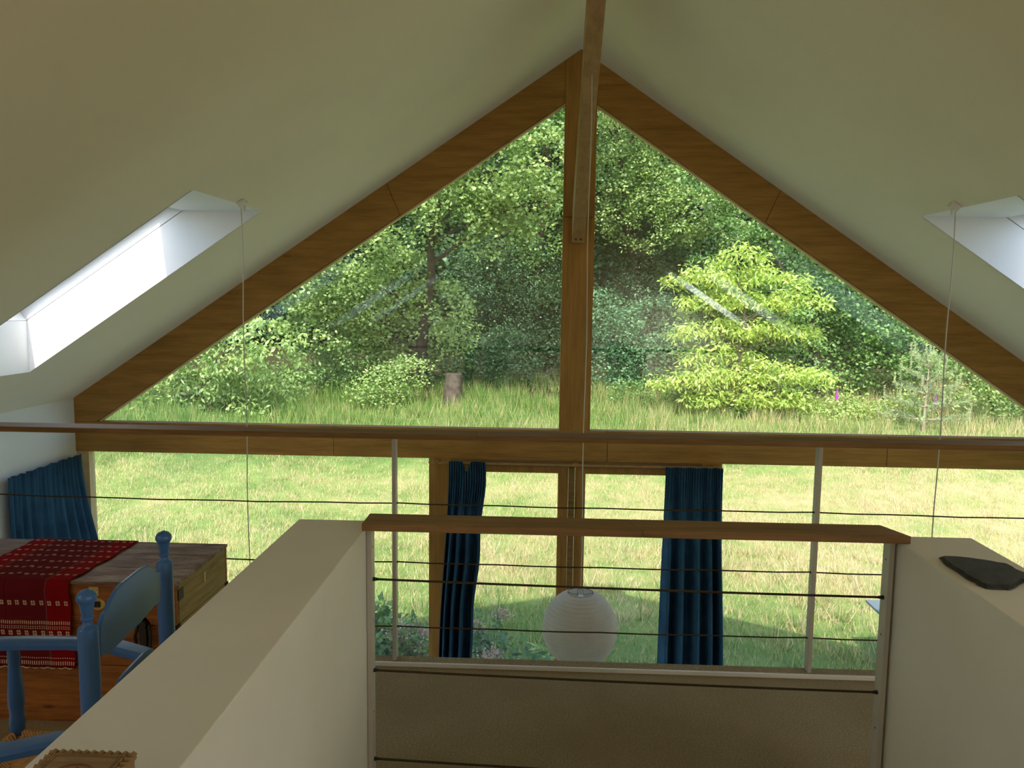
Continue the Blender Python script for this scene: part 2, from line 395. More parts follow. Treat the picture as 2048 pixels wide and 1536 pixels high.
# ------------------------------------------------------------------ setting: the house
RX, RZ, SL = 0.235, 5.98, 0.672            # ridge and roof slope
CT, ST = 1 / math.sqrt(1 + SL * SL), SL / math.sqrt(1 + SL * SL)
D = 6.0                                    # inner plane of the gable
XL, XR = -3.63, 4.10                       # side walls
LOFT = 2.65
def rp(side, s, y, t=0.0):                 # roof point: s down the slope, t outwards
    return (RX + side * (s * CT + t * ST), y, RZ - s * ST + t * CT)
HOLES_Y = [(3.83, 4.76), (0.0, 0.93), (-2.75, -1.82)]  # rear pair is unseen, added to brighten the space near the viewer
S0, S1 = 1.92 / CT, 3.381 / CT
T_SEAM, T_OUT = 0.262, 0.36
S0o, S1o = S0 + 0.394, S1 - 0.173
def roof_slope(side, name):
    b = MB(); send = 4.35 / CT; yb, yf = -3.4, 6.35
    ys = [yb, -2.75, -1.82, 0.0, 0.93, 3.83, 4.76, yf]
    for t, a, c in ((0.0, S0, S1), (T_OUT, S0o, S1o)):
        ss = [0, a, c, send]
        for i in range(3):
            for j in range(7):
                if i == 1 and j in (1, 3, 5): continue
                b.add([rp(side, ss[i], ys[j], t), rp(side, ss[i + 1], ys[j], t), rp(side, ss[i + 1], ys[j + 1], t), rp(side, ss[i], ys[j + 1], t)], [(0, 1, 2, 3)])
    for y in (yb, yf): b.add([rp(side, 0, y), rp(side, send, y), rp(side, send, y, T_OUT), rp(side, 0, y, T_OUT)], [(0, 1, 2, 3)])
    b.add([rp(side, send, yb), rp(side, send, yf), rp(side, send, yf, T_OUT), rp(side, send, yb, T_OUT)], [(0, 1, 2, 3)])
    o = b.build(name, 'plaster'); tag(o, kind='structure'); return o
tag(roof_slope(-1, 'ceiling'), 'cream sloping ceiling left of the ridge, with skylight openings')
tag(roof_slope(1, 'ceiling'), 'cream sloping ceiling right of the ridge, with skylight openings')
MB().box(RX - 0.35, RX + 0.35, -3.4, 6.35, 6.30, 6.42).build('trim_9', 'roof')['kind'] = 'structure'

wn = [3]
for side, sn in ((-1, 'left'), (1, 'right')):
    for (y0, y1), where in zip(HOLES_Y, ('beside the gable', 'beside the viewer', 'behind the viewer, unseen and added for more daylight')):
        e = empty('window_%d' % wn[0], rp(side, (S0o + S1o) / 2, (y0 + y1) / 2, T_SEAM), 'skylight with deep white reveals in the %s ceiling slope, %s' % (sn, where), None, None, 'structure'); wn[0] += 1
        inn = [rp(side, S0, y0), rp(side, S1, y0), rp(side, S1, y1), rp(side, S0, y1)]
        sm = [rp(side, S0o, y0, T_SEAM), rp(side, S1o, y0, T_SEAM), rp(side, S1o, y1, T_SEAM), rp(side, S0o, y1, T_SEAM)]
        for i in range(4):
            j = (i + 1) % 4
            q = [Vector(v) for v in (inn[i], inn[j], sm[j], sm[i])]
            nrm = (q[1] - q[0]).cross(q[3] - q[0]).normalized(); ctr = sum((Vector(v) for v in inn + sm), Vector()) / 8
            if nrm.dot(q[0] - ctr) < 0: nrm = -nrm
            MB().prism(q, nrm * 0.012).build('reveal_board', 'reveal', e)
        # lining above the seam, then the sash
        g = 0.006
        ring = MB()
        def rbox(b, s0, s1, ya, yb_, t0, t1):
            vs = [rp(side, s, y, t) for t in (t0, t1) for s, y in ((s0, ya), (s1, ya), (s1, yb_), (s0, yb_))]
            b.add(vs, [(0, 3, 2, 1), (4, 5, 6, 7), (0, 1, 5, 4), (1, 2, 6, 5), (2, 3, 7, 6), (3, 0, 4, 7)])
        for bb, t0, t1, wd, wt in ((ring, T_SEAM + 0.004, 0.335, 0.012, 0.012),):
            rbox(bb, S0o - wt, S0o + 0.002, y0 - wd, y1 + wd, t0, t1); rbox(bb, S1o - 0.002, S1o + wt, y0 - wd, y1 + wd, t0, t1)
            rbox(bb, S0o, S1o, y0 - wd, y0 + 0.002, t0, t1); rbox(bb, S0o, S1o, y1 - 0.002, y1 + wd, t0, t1)
        ring.build('lining', 'reveal', e)
        sash = MB(); w_ = 0.05
        rbox(sash, S0o, S0o + 0.10, y0, y1, 0.335, 0.40); rbox(sash, S1o - w_, S1o, y0, y1, 0.335, 0.40)
        rbox(sash, S0o + 0.10, S1o - w_, y0, y0 + w_, 0.335, 0.40); rbox(sash, S0o + 0.10, S1o - w_, y1 - w_, y1, 0.335, 0.40)
        sash.build('sash', 'reveal', e)
        pn = MB(); rbox(pn, S0o + 0.08, S1o - w_ + 0.01, y0 + w_ - 0.01, y1 - w_ + 0.01, 0.37, 0.376); pn.build('pane', 'glass', e)

# walls
def side_wall(x0, x1, y0, y1, name, wname, label):
    b = MB(); z0, z1 = 0.25, 2.75 if y0 > 3.3 else 2.25
    b.box(x0, x1, -3.2, y0, -0.15, 3.383); b.box(x0, x1, y1, 6.06, -0.15, 3.383); b.box(x0, x1, y0, y1, -0.15, z0); b.box(x0, x1, y0, y1, z1, 3.383)
    tag(b.build(name, 'white_plaster'), kind='structure')
    xm = (x0 + x1) / 2
    e = empty(wname, (xm, (y0 + y1) / 2, z0), label, None, None, 'structure')
    for ya, yb_ in ((y0, y0 + .06), ((y0 + y1) / 2 - .03, (y0 + y1) / 2 + .03), (y1 - .06, y1)): MB().box(xm - .03, xm + .03, ya, yb_, z0, z1).build('window_frame', 'bead', e)
    for za, zb_ in ((z0, z0 + .06), (z1 - .06, z1)): MB().box(xm - .03, xm + .03, y0 + .06, y1 - .06, za, zb_).build('window_frame', 'bead', e)
    MB().box(xm - .003, xm + .003, y0 + .05, y1 - .05, z0 + .05, z1 - .05).build('pane', 'glass', e)
side_wall(XL - 0.3, XL, 1.4, 4.7, 'wall_left', 'window_9', 'wide unseen ground-floor window added in the left wall for more light, below the loft')  # unseen window, added to throw light up through the hall
side_wall(XR, XR + 0.3, 3.4, 5.7, 'wall_right', 'window_10', 'tall unseen window added in the right wall of the open hall for more light')  # also unseen, added so daylight reaches the ceiling over the hall
b = MB(); b.prism([(XL, -3.2, -0.1), (XR, -3.2, -0.1), (XR, -3.2, 3.383), (RX, -3.2, RZ), (XL, -3.2, 3.383)], (0, -0.25, 0))
tag(b.build('wall_back', 'plaster'), kind='structure')

# floors
tag(MB().box(XL, XR, -3.2, 6.1, -0.15, 0.0).build('floor', 'floor'), 'ground floor far below the loft', kind='structure')
SX0, SX1, SY0, SY1 = -0.498, 0.993, -0.6, 2.17
b = MB()
b.box(XL, SX0 - 0.217, -3.2, 3.26, 2.35, LOFT); b.box(SX1 + 0.222, XR, -3.2, 3.26, 2.35, LOFT)
b.box(SX0 - 0.217, SX1 + 0.222, -3.2, SY0, 2.35, LOFT); b.box(SX0 - 0.217, SX1 + 0.222, SY1, 3.26, 2.35, LOFT)
tag(b.build('floor', 'carpet'), 'beige carpeted loft floor ending at the far railing', kind='structure')
b = MB(); b.box(XL, XR, 3.205, 3.262, LOFT, LOFT + 0.017)
tag(b.build('trim_10', 'carpet', bevel=0.004), 'carpeted kerb along the loft edge', kind='structure')
b = MB(); b.box(XL, XR, 3.193, 3.205, LOFT, LOFT + 0.0175)
tag(b.build('trim_11', 'white_paint', bevel=0.002), 'white strip along the foot of the loft kerb', kind='structure')
PZ = 3.54
b = MB(); b.box(SX0 - 0.217, SX0, SY0, 2.283, 0, PZ); tag(b.build('wall_stair_left', 'parapet', bevel=0.003), 'cream parapet wall left of the stairwell', kind='structure')
b = MB(); b.box(SX1, SX1 + 0.222, SY0, 2.25, 0, PZ); tag(b.build('wall_stair_right', 'parapet', bevel=0.003), 'cream parapet wall right of the stairwell', kind='structure')

# gable timber frame -- boards, each a part
def gz(x, off=0.0): return RZ - SL * abs(x - RX) - off
VD = 0.300                                  # rafter depth measured upright
PX0, PX1 = 0.125, 0.358                     # centre post
BB, BT = 2.966, 3.20                        # tie beam
e = empty('trim_1', (-1.7, D, 4.6), 'brown larch rafter boards along the left slope of the gable', None, None, 'structure')
xj = atY(773, 425, D).x
def board(pts, e, name='board', mt='beam', th=0.09, y=D):
    return MB().prism([(x, y, z) for x, z in pts], (0, th, 0)).build(name, mt, e, bevel=0.0015)
G = 0.0018
sl_ = 0.10
board([(xj + G, gz(xj)), (PX0 - G, gz(PX0)), (PX0 - G, gz(PX0, VD)), (xj + sl_ + G, gz(xj + sl_, VD))], e)
board([(XL, gz(XL)), (xj - G, gz(xj)), (xj + sl_ - G, gz(xj + sl_, VD)), (RX - (RZ - VD - BT) / SL, BT), (XL, BT)], e)
e2 = empty('trim_2', (2.2, D, 4.6), 'brown larch rafter boards along the right slope of the gable', None, None, 'structure')
xk = atY(1560, 415, D).x
board([(PX1 + G, gz(PX1)), (xk - G, gz(xk)), (xk - sl_ - G, gz(xk - sl_, VD)), (PX1 + G, gz(PX1, VD))], e2)
board([(xk + G, gz(xk)), (XR, gz(XR)), (XR, BT), (RX + (RZ - VD - BT) / SL, BT), (xk - sl_ + G, gz(xk - sl_, VD))], e2)
# pale glazing beads, set back
def bead(x0, x1, e):
    MB().prism([(x0, D + 0.006, gz(x0, VD + .0035)), (x1, D + 0.006, gz(x1, VD + .0035)), (x1, D + 0.006, gz(x1, VD + 0.018)), (x0, D + 0.006, gz(x0, VD + 0.018))], (0, 0.045, 0)).build('glazing_bead', 'bead', e)
bead(RX - (RZ - VD - BT) / SL + 0.02, PX0, e); bead(PX1, RX + (RZ - VD - BT) / SL - 0.02, e2)
e3 = empty('trim_3', (RX, D, BT), 'brown larch centre post of the gable', None, None, 'structure')
zj = 4.79
board([(PX0, BT), (PX1, BT), (PX1, zj - G), (PX0, zj - G)], e3, mt='beam_z', y=D - 0.004)
board([(PX0, zj + G), (PX1, zj + G), (PX1, gz(PX1)), (RX, RZ), (PX0, gz(PX0))], e3, mt='beam_z', y=D - 0.004)
e4 = empty('trim_4', (RX, D, BB), 'brown larch tie beam across the gable', None, None, 'structure')
xs = [XL, atY(667, 890, D).x, atY(1215, 880, D).x, atY(1775, 900, D).x, XR]
for i in range(4): board([(xs[i] + (G if i else 0), BB), (xs[i + 1] - G, BB), (xs[i + 1] - G, BT), (xs[i] + (G if i else 0), BT)], e4)

# glass and frames
def window(name, label, poly, parts=()):
    e = empty(name, (poly[0][0], D + 0.05, poly[0][1]), label, None, None, 'structure')
    MB().prism([(x, D + 0.058, z) for x, z in poly], (0, 0.006, 0)).build('pane', 'glass', e)
    for nm, mt, bx_ in parts: MB().box(*bx_).build(nm, mt, e, bevel=0.0015)
    return e
zb = BT; xa = RX - (RZ - VD - BT) / SL; xb = RX + (RZ - VD - BT) / SL
window('window_1', 'left triangular gable window looking onto the wood', [(xa, zb), (PX0 - .0, zb), (PX0, gz(PX0, VD))])
window('window_2', 'right triangular gable window looking onto the wood', [(PX1, zb), (xb, zb), (PX1, gz(PX1, VD))])
DX0, DX1 = -0.865, 1.36
window('window_11', 'large fixed pane under the tie beam, left of the garden door', [(-3.535, 0.1), (DX0, 0.1), (DX0, BB), (-3.535, BB)],
       [('window_frame', 'bead', (-3.63, -3.535, D + 0.01, D + 0.09, 0.0, BB)), ('window_frame', 'beam', (-3.535, DX0, D, D + 0.09, 0.0, 0.1))])
window('window_12', 'large fixed pane under the tie beam, right of the garden door', [(DX1, 0.1), (XR - 0.09, 0.1), (XR - 0.09, BB), (DX1, BB)],
       [('window_frame', 'bead', (XR - 0.09, XR, D + 0.01, D + 0.09, 0.0, BB)), ('window_frame', 'beam', (DX1, XR - .09, D, D + 0.09, 0.0, 0.1))])
# garden door: two glazed leaves in a larch frame
e = empty('door_1', (0.25, D, 0.0), 'glazed double garden door in a brown larch frame', None, None, 'structure')
DT = 2.916
MB().box(DX0, DX0 + 0.165, D, D + 0.1, 0, BB).build('door_post', 'beam_z', e, bevel=0.002)
MB().box(1.21, DX1, D, D + 0.1, 0, BB).build('door_post', 'beam_z', e, bevel=0.002)
MB().box(DX0 + 0.165, 1.21, D, D + 0.1, DT, BB).build('lintel', 'rail', e, bevel=0.002)
for x0, x1 in ((DX0 + 0.165, 0.203), (0.256, 1.21)):
    lf = MB()
    lf.box(x0, x0 + 0.078, D + 0.02, D + 0.075, 0.02, DT - 0.004); lf.box(x1 - 0.078, x1, D + 0.02, D + 0.075, 0.02, DT - 0.004)
    lf.box(x0 + 0.078, x1 - 0.078, D + 0.02, D + 0.075, DT - 0.052, DT - 0.004); lf.box(x0 + 0.078, x1 - 0.078, D + 0.02, D + 0.075, 0.02, 0.16)
    leaf = lf.build('door_leaf', 'beam_z', e)
    MB().box(x0 + 0.078, x1 - 0.078, D + 0.045, D + 0.051, 0.16, DT - 0.052).build('pane', 'glass', leaf)
MB().box(0.205, 0.252, D - 0.004, D + 0.06, 0.0, DT - 0.004).build('meeting_cover_strip', 'rail', e, bevel=0.003)
b = MB(); b.tube([(-0.86, D - 0.055, 2.945), (1.35, D - 0.055, 2.945)], 0.009, 8)
tag(b.build('curtain_rail', 'strut', origin=(0.2, D - 0.055, 2.945)), 'thin pale curtain rail along the top of the garden door', 'curtain rail')
r_ = bpy.data.objects['curtain_rail']
for x in (-0.8, 0.25, 1.3): MB().box(x - 0.02, x + 0.02, D - 0.064, D + 0.0, 2.938, 2.962).build('rail_bracket', 'beam', r_)

# strut from the post up to the ridge
P0 = Vector((0.2375, 5.995, 4.60)); P1 = Vector((0.2375, 3.62, 4.60 + 0.6 * 2.375))
dr = (P1 - P0).normalized(); up = Vector((1, 0, 0)).cross(dr).normalized()
if up.z < 0: up = -up
b = MB(); hw = 0.044; dp = 0.17
pts = [Vector((0, 5.995, 4.60)), Vector((0, 5.995, 4.85)), Vector((0, 4.12, 5.945)), Vector((0, 3.74, 5.945)), Vector((0, 5.90, 4.645)), Vector((0, 5.90, 4.60))]
b.prism([(0.2375 - hw, q.y, q.z) for q in pts], (2 * hw, 0, 0))
o = b.build('wooden_strut', 'strut', origin=(0.2375, 5.99, 4.6), bevel=0.003)
tag(o, 'pale brown diagonal timber strut rising from the gable post to the ridge', 'beam')
for dx in (-0.018, 0.018):
    MB().add([Vector((0.2375 + dx + 0.007 * math.cos(a * math.pi / 6), yy, 4.622 + 0.007 * math.sin(a * math.pi / 6))) for yy in (5.8995, 5.897) for a in range(12)],
             [tuple(range(12)), tuple(range(12, 24))] + [(a, (a + 1) % 12, 12 + (a + 1) % 12, 12 + a) for a in range(12)]).build('bolt_head', 'black', o)

# ------------------------------------------------------------------ far railing of the loft
FY = 3.235
RT = 3.643
e = empty('loft_railing', (0.27, FY, LOFT + 0.0175), 'far loft railing with brown handrail, grey-white posts and thin horizontal wires', 'railing')
hx = [XL + 0.0, atY(955, 870, FY).x, XR]
for i in range(2): MB().box(hx[i] + .0006, hx[i + 1] - .0006, FY - 0.055, FY + 0.055, RT - 0.022, RT).build('handrail', 'rail', e, bevel=0.002)
pxs = [atY(790, 1100, FY).x + k * (atY(1628, 1100, FY).x - atY(790, 1100, FY).x) for k in (-1, 0, 1, 2)]
wz = [4.2 - (4.2 - z) * FY / 3.4 for z in (3.298, 3.033, 2.738)]
for x in pxs:
    pb = MB().box(x - 0.008, x + 0.008, FY - 0.022, FY + 0.022, LOFT + 0.0175, RT - 0.022).build('post', 'post_paint', e, bevel=0.0015)
    for z in wz:
        MB().tube([(x - 0.011, FY, z), (x + 0.011, FY, z)], 0.0045, 8).build('wire_ferrule', 'black', pb)
allx = [XL] + pxs + [XR]
for z in wz:
    for i in range(len(allx) - 1):
        x0, x1 = allx[i], allx[i + 1]; n = 12; sg = 0.006 if i != 2 else 0.004
        pth = [(x0 + (x1 - x0) * j / n, FY, z - sg * 4 * (j / n) * (1 - j / n) + 0.0015 * math.sin(j * 2 + i)) for j in range(n + 1)]
        MB().tube(pth, 0.0032, 6).build('wire', 'wire', e, smooth=True)

# near railing at the head of the stairwell
NY = 2.225
e = empty('stair_railing', (0.24, NY, LOFT), 'near railing between the two parapets with brown handrail and three thin wires', 'railing')
xj2 = atY(1268, 1070, NY).x
for x0, x1, nm in ((-0.503, xj2, 0), (xj2, 1.012, 1)):
    sA = 0.02 if nm == 1 else 0; y0, y1 = 2.172, 2.279
    pts = [(x0 + (0.018 if nm else 0), y0, 3.541), (x1 + (0 if nm else 0.018), y0, 3.541), (x1 - (0 if nm else 0.004) - (0.04 if nm else 0), y1, 3.541), (x0 - (0.004 if nm else 0) + (0.0 if nm else 0.0), y1, 3.541)]
    MB().prism(pts, (0, 0, 0.022)).build('handrail', 'rail', e, bevel=0.0015)
zz = []
for (xa_, ya_), (xb_, yb_) in (((745, 1158), (1778, 1195)), ((745, 1340), (1768, 1385)), ((745, 1517), (1760, 1575))):
    zz.append(((atY(xa_, ya_, NY).z), (atY(xb_, yb_, NY).z)))
for x, sg in ((-0.490, 1), (0.978, -1)):
    pb = MB().box(x - 0.007, x + 0.007, NY - 0.022, NY + 0.022, 2.40, 3.541).build('post', 'post_paint', e, bevel=0.001)
    for z in [q[0 if sg > 0 else 1] for q in zz]:
        MB().tube([(x + sg * 0.007, NY, z), (x + sg * 0.013, NY, z), (x + sg * 0.013, NY, z), (x + sg * 0.022, NY, z)], [0.006, 0.006, 0.0048, 0.004], 10).build('wire_end_fitting', 'black', pb)
    for z in (3.48, 3.26, 2.98, 2.72):
        MB().tube([(x + sg * 0.0065, NY, z), (x + sg * 0.0078, NY, z)], 0.0028, 8).build('screw_head', 'black', pb)
for a, c in zz:
    n = 10
    MB().tube([(-0.475 + 1.445 * j / n, NY, a + (c - a) * j / n - 0.003 * 4 * (j / n) * (1 - j / n)) for j in range(n + 1)], 0.0036, 6).build('wire', 'wire', e, smooth=True)

# ------------------------------------------------------------------ pendant lamps
def pendant(label, x, y, ztop, zs, rose, on_roof=0):
    e = empty('pendant_lamp', (x, y, ztop), label, 'lamp', 'paper lantern pendants on long cords')
    R = 0.224
    if rose:
        n = Vector((on_roof * ST, 0, CT)); a = Vector((CT, 0, -on_roof * ST)); base = Vector((x, y, gz(x)))
        MB().obox(base - n * 0.016, a * 0.024, Vector((0, 0.024, 0)), n * 0.016).build('ceiling_rose', 'white_paint', e, bevel=0.004)
        MB().tube([base - n * 0.03, base - n * 0.03 - Vector((0, 0, 0.03))], [0.012, 0.006], 10).build('cord_grip', 'white_paint', e)
    MB().tube([(x + (0.004 * math.sin(k * 1.3) if 0 < k < 12 else 0), y, ztop + (zs + R * 0.93 - ztop) * k / 12) for k in range(13)], 0.0032, 6).build('cord', 'cord', e, smooth=True)
    prof = []; K = 21
    for i in range(K * 4 + 1):
        th = math.radians(20) + math.radians(140) * i / (K * 4)
        rr = R * (1 + 0.004 * (1 - abs(math.sin(math.pi * i / 4)))) - 0.0015 * abs(math.sin(math.pi * i / 4))
        prof.append((rr * math.sin(th), rr * math.cos(th) * 1.03))
    MB().lathe(prof, (x, y, zs), 48, cap=False).build('paper_shade', 'paper', e, smooth=False)
    hh = R * math.cos(math.radians(20)) * 1.03; rt = R * math.sin(math.radians(20))
    fr_ = MB(); fr_.tube([(x + rt * math.cos(a * math.pi / 8), y + rt * math.sin(a * math.pi / 8), zs + hh) for a in range(17)], 0.0018, 5)
    fr_.tube([(x - rt, y, zs + hh), (x - 0.02, y, zs + hh - .015), (x - 0.015, y, zs + hh + 0.02), (x + 0.015, y, zs + hh + 0.02), (x + .02, y, zs + hh - .015), (x + rt, y, zs + hh)], 0.0016, 5)
    fr_.tube([(x - 0.015, y, zs + hh), (x - 0.015, y, zs - hh)], 0.0016, 5)
    fr_.build('wire_frame', 'black', e)
    MB().lathe([(0.018, 0.0), (0.02, -0.05), (0.012, -0.055), (0.03, -0.10), (0.03, -0.13), (0.01, -0.155)], (x, y, zs + hh - 0.02), 14).build('bulb_and_holder', 'white_paint', e, smooth=True)
    return e
pendant('white round paper lantern hanging on a cord from the diagonal strut', 0.241, 4.6, 5.455, 2.245, False)
p1 = atY(490, 700, 4.385); p2 = atY(1890, 740, 4.32)
pendant('pale cord hanging from the ceiling beside the left skylight, its lantern hidden by the parapet', -1.665, 4.385, gz(-1.665) - 0.03, 2.12, True, -1)
pendant('pale cord hanging from the ceiling beside the right skylight, its lantern hidden by the parapet', 2.127, 4.322, gz(2.127) - 0.03, 2.10, True, 1)

# ------------------------------------------------------------------ curtains
def curtain(label, fn, nu=160, nv=36):
    vs = []; fs = []
    for j in range(nv + 1):
        for i in range(nu + 1): vs.append(fn(i / nu, j / nv))
    for j in range(nv):
        for i in range(nu): a = j * (nu + 1) + i; fs.append((a, a + 1, a + nu + 2, a + nu + 1))
    b = MB(); b.add(vs, fs); c0 = Vector(vs[(nu + 1) * nv + nu // 2])
    o = b.build('curtain', 'curtain', origin=(c0.x, c0.y, c0.z), smooth=True, solid=0.003)
    return tag(o, label, 'curtain')
def smooth01(x): x = max(0, min(1, x)); return x * x * (3 - 2 * x)
def c_left(u, v):
    fold = math.sin(2 * math.pi * (3.6 * u + 0.5 * math.sin(3 * u))) * smooth01(v * 3) * 0.075 + math.sin(2 * math.pi * 15 * u) * 0.013 * (1 - smooth01(v * 4)) + 0.01 * math.sin(11 * u + 3 * v)
    z = 2.965 - 2.93 * v
    sag = 0
    if 0.36 < u < 0.62: sag = 0.075 * math.sin(math.pi * (u - 0.36) / 0.26) ** 2
    z -= sag * (1 - v)
    wb = smooth01((2.965 - z) / 1.6)
    xl = -0.698 - 0.075 * wb; xr = -0.425 + 0.01 * math.sin(v * 30) * (1 - v) - 0.09 * wb
    return (xl + (xr - xl) * u, D - 0.10 + fold, z)
curtain('narrow blue curtain bunched at the left side of the garden door', c_left)
def c_right(u, v):
    fold = math.sin(2 * math.pi * (5.2 * u + 0.3 * math.sin(5 * u + 1))) * (0.012 + 0.055 * smooth01(v * 3.0)) + math.sin(2 * math.pi * 24 * u) * 0.010 * (1 - smooth01(v * 5))
    z = 2.955 - 2.92 * v
    xl = 0.925 - 0.02 * v; xr = 1.345 + 0.07 * smooth01(v * 1.6)
    return (xl + (xr - xl) * u, D - 0.11 + fold, z)
curtain('wider blue curtain at the right side of the garden door', c_right)
def c_wall(u, v):
    fold = math.sin(2 * math.pi * (8.5 * u + 0.45 * math.sin(6 * u))) * (0.010 + 0.046 * smooth01(v * 2.4)) + math.sin(2 * math.pi * 27 * u) * 0.007 * (1 - smooth01(v * 6))
    z = 2.955 - 2.93 * v - 0.006 * abs(math.sin(2 * math.pi * 6 * u)) * (1 - v)
    y = 5.115 + 0.84 * u - 0.02 * v * (1 - u)
    x = XL + 0.06 + 0.14 * smooth01(v * 2.4) * u ** 1.5 + fold
    return (x, y, z)
curtain('dark blue pleated curtain on the left wall beside the gable corner', c_wall, 220)

# ------------------------------------------------------------------ chest
CX0, CX1, CY0, CY1, CZ0, CZ1 = -2.55, -1.288, 2.685, 3.135, LOFT, 3.18
LH = 0.155                                    # lid height
e = empty('wooden_chest', ((CX0 + CX1) / 2, (CY0 + CY1) / 2, CZ0), 'old worn wooden chest under a red cloth, standing by the far railing', 'chest')
zl = CZ1 - LH
MB().box(CX0, CX1, CY0, CY0 + 0.02, CZ0 + 0.22, zl - 0.003).build('front_plank', 'chest_front', e, bevel=0.002)
MB().box(CX0, CX1, CY0, CY0 + 0.02, CZ0, CZ0 + 0.217).build('front_plank', 'chest_front', e, bevel=0.002)
MB().box(CX0, CX1, CY1 - 0.02, CY1, CZ0, zl - 0.003).build('back_panel', 'chest_front', e, bevel=0.002)
for z0, z1 in ((CZ0, CZ0 + 0.20), (CZ0 + 0.203, zl - 0.003)):
    MB().box(CX1 - 0.02, CX1 + 0.001, CY0 + 0.021, CY1 - 0.021, z0, z1).build('side_plank', 'chest_side', e, bevel=0.002)
    MB().box(CX0, CX0 + 0.02, CY0 + 0.021, CY1 - 0.021, z0, z1).build('side_plank', 'chest_side', e, bevel=0.002)
MB().box(CX0 + 0.02, CX1 - 0.02, CY0 + 0.02, CY1 - 0.02, CZ0, CZ0 + 0.02).build('bottom', 'chest_front', e)
lid = MB().box(CX0, CX1 + 0.002, CY0 - 0.003, CY0 + 0.017, zl, CZ1 - 0.012).build('lid', 'chest_front', e, bevel=0.002)
MB().box(CX0, CX1 + 0.002, CY1 - 0.017, CY1 + 0.003, zl, CZ1 - 0.012).build('lid_board', 'chest_front', lid, bevel=0.002)
MB().box(CX1 - 0.018, CX1 + 0.003, CY0 + 0.018, CY1 - 0.018, zl, CZ1 - 0.012).build('lid_board', 'chest_side', lid, bevel=0.002)
MB().box(CX0, CX0 + 0.02, CY0 + 0.018, CY1 - 0.018, zl, CZ1 - 0.012).build('lid_board', 'chest_side', lid, bevel=0.002)
ym = [CY0 - 0.006, CY0 + 0.15, CY0 + 0.305, CY1 + 0.006]
for i in range(3): MB().box(CX0 - 0.004, CX1 + 0.006, ym[i] + (0.0008 if i else 0), ym[i + 1] - 0.0008, CZ1 - 0.0118, CZ1).build('lid_top_board', 'chest_top', lid, bevel=0.002)
# corner irons, dark edges
for x in (CX1 - 0.004, ):
    MB().box(x - 0.004, x + 0.009, CY0 - 0.004, CY0 + 0.022, CZ0, zl - 0.002).build('corner_strip', 'chest_dark', e)
    MB().box(x - 0.004, x + 0.009, CY1 - 0.022, CY1 + 0.004, CZ0, zl - 0.002).build('corner_strip', 'chest_dark', e)
    MB().box(x + 0.006, x + 0.0095, CY0 + 0.012, CY0 + 0.05, zl + 0.085, zl + 0.125).build('corner_iron', 'iron', lid)
    MB().box(x + 0.006, x + 0.009, CY1 - 0.035, CY1 - 0.02, CZ0 + 0.02, zl - 0.02).build('corner_strip', 'chest_dark', e)
    MB().box(x + 0.0065, x + 0.009, CY0 + 0.225, CY0 + 0.24, zl + 0.075, zl + 0.115).build('brass_tab', 'escutcheon', lid)
# hasp, key plates, handle
h0 = Vector((-1.571, CY0 - 0.005, 3.098))
MB().prism([(h0.x + 0.026 * math.cos(a) * (1.15 if abs(math.cos(a)) > .6 else 1), CY0 - 0.0055, h0.z + 0.022 * math.sin(a)) for a in [k * math.pi / 8 for k in range(16)]], (0, 0.003, 0)).build('lock_plate', 'escutcheon', lid)
MB().box(h0.x - 0.018, h0.x + 0.012, CY0 - 0.009, CY0 - 0.005, h0.z - 0.012, h0.z + 0.010).build('lock_case', 'iron', lid, bevel=0.002)
MB().box(-1.60, -1.565, CY0 - 0.0045, CY0 - 0.0032, 3.128, 3.160).build('paper_label', 'label', lid)
MB().prism([(-1.572 + 0.020 * math.cos(k * math.pi / 6), CY0 - 0.004, 2.985 + 0.026 * math.sin(k * math.pi / 6)) for k in range(12)], (0, 0.004, 0)).build('key_plate', 'escutcheon', e)
MB().box(-1.576, -1.568, CY0 - 0.0055, CY0 - 0.004, 2.975, 2.998).build('keyhole', 'iron', e)
hd = MB(); hxx = -1.402
hd.prism([(hxx + 0.024 * math.cos(k * math.pi / 5) * (1 if k % 2 else 0.7), CY0 - 0.003, 3.0 + 0.055 * math.sin(k * math.pi / 5)) for k in range(10)], (0, 0.004, 0))
hd.tube([(hxx - 0.02, CY0 - 0.012, 3.03), (hxx - 0.028, CY0 - 0.02, 2.99), (hxx - 0.024, CY0 - 0.018, 2.945), (hxx, CY0 - 0.016, 2.925), (hxx + 0.024, CY0 - 0.018, 2.945), (hxx + 0.028, CY0 - 0.02, 2.99), (hxx + 0.02, CY0 - 0.012, 3.03)], 0.006, 7)
hd.tube([(hxx, CY0 - 0.002, 3.03), (hxx, CY0 - 0.022, 3.03)], 0.012, 8); hd.box(hxx - 0.012, hxx + 0.012, CY0 - 0.02, CY0 - 0.003, 2.95, 3.02)
hd.build('iron_lock_and_drop_handle', 'iron', e)

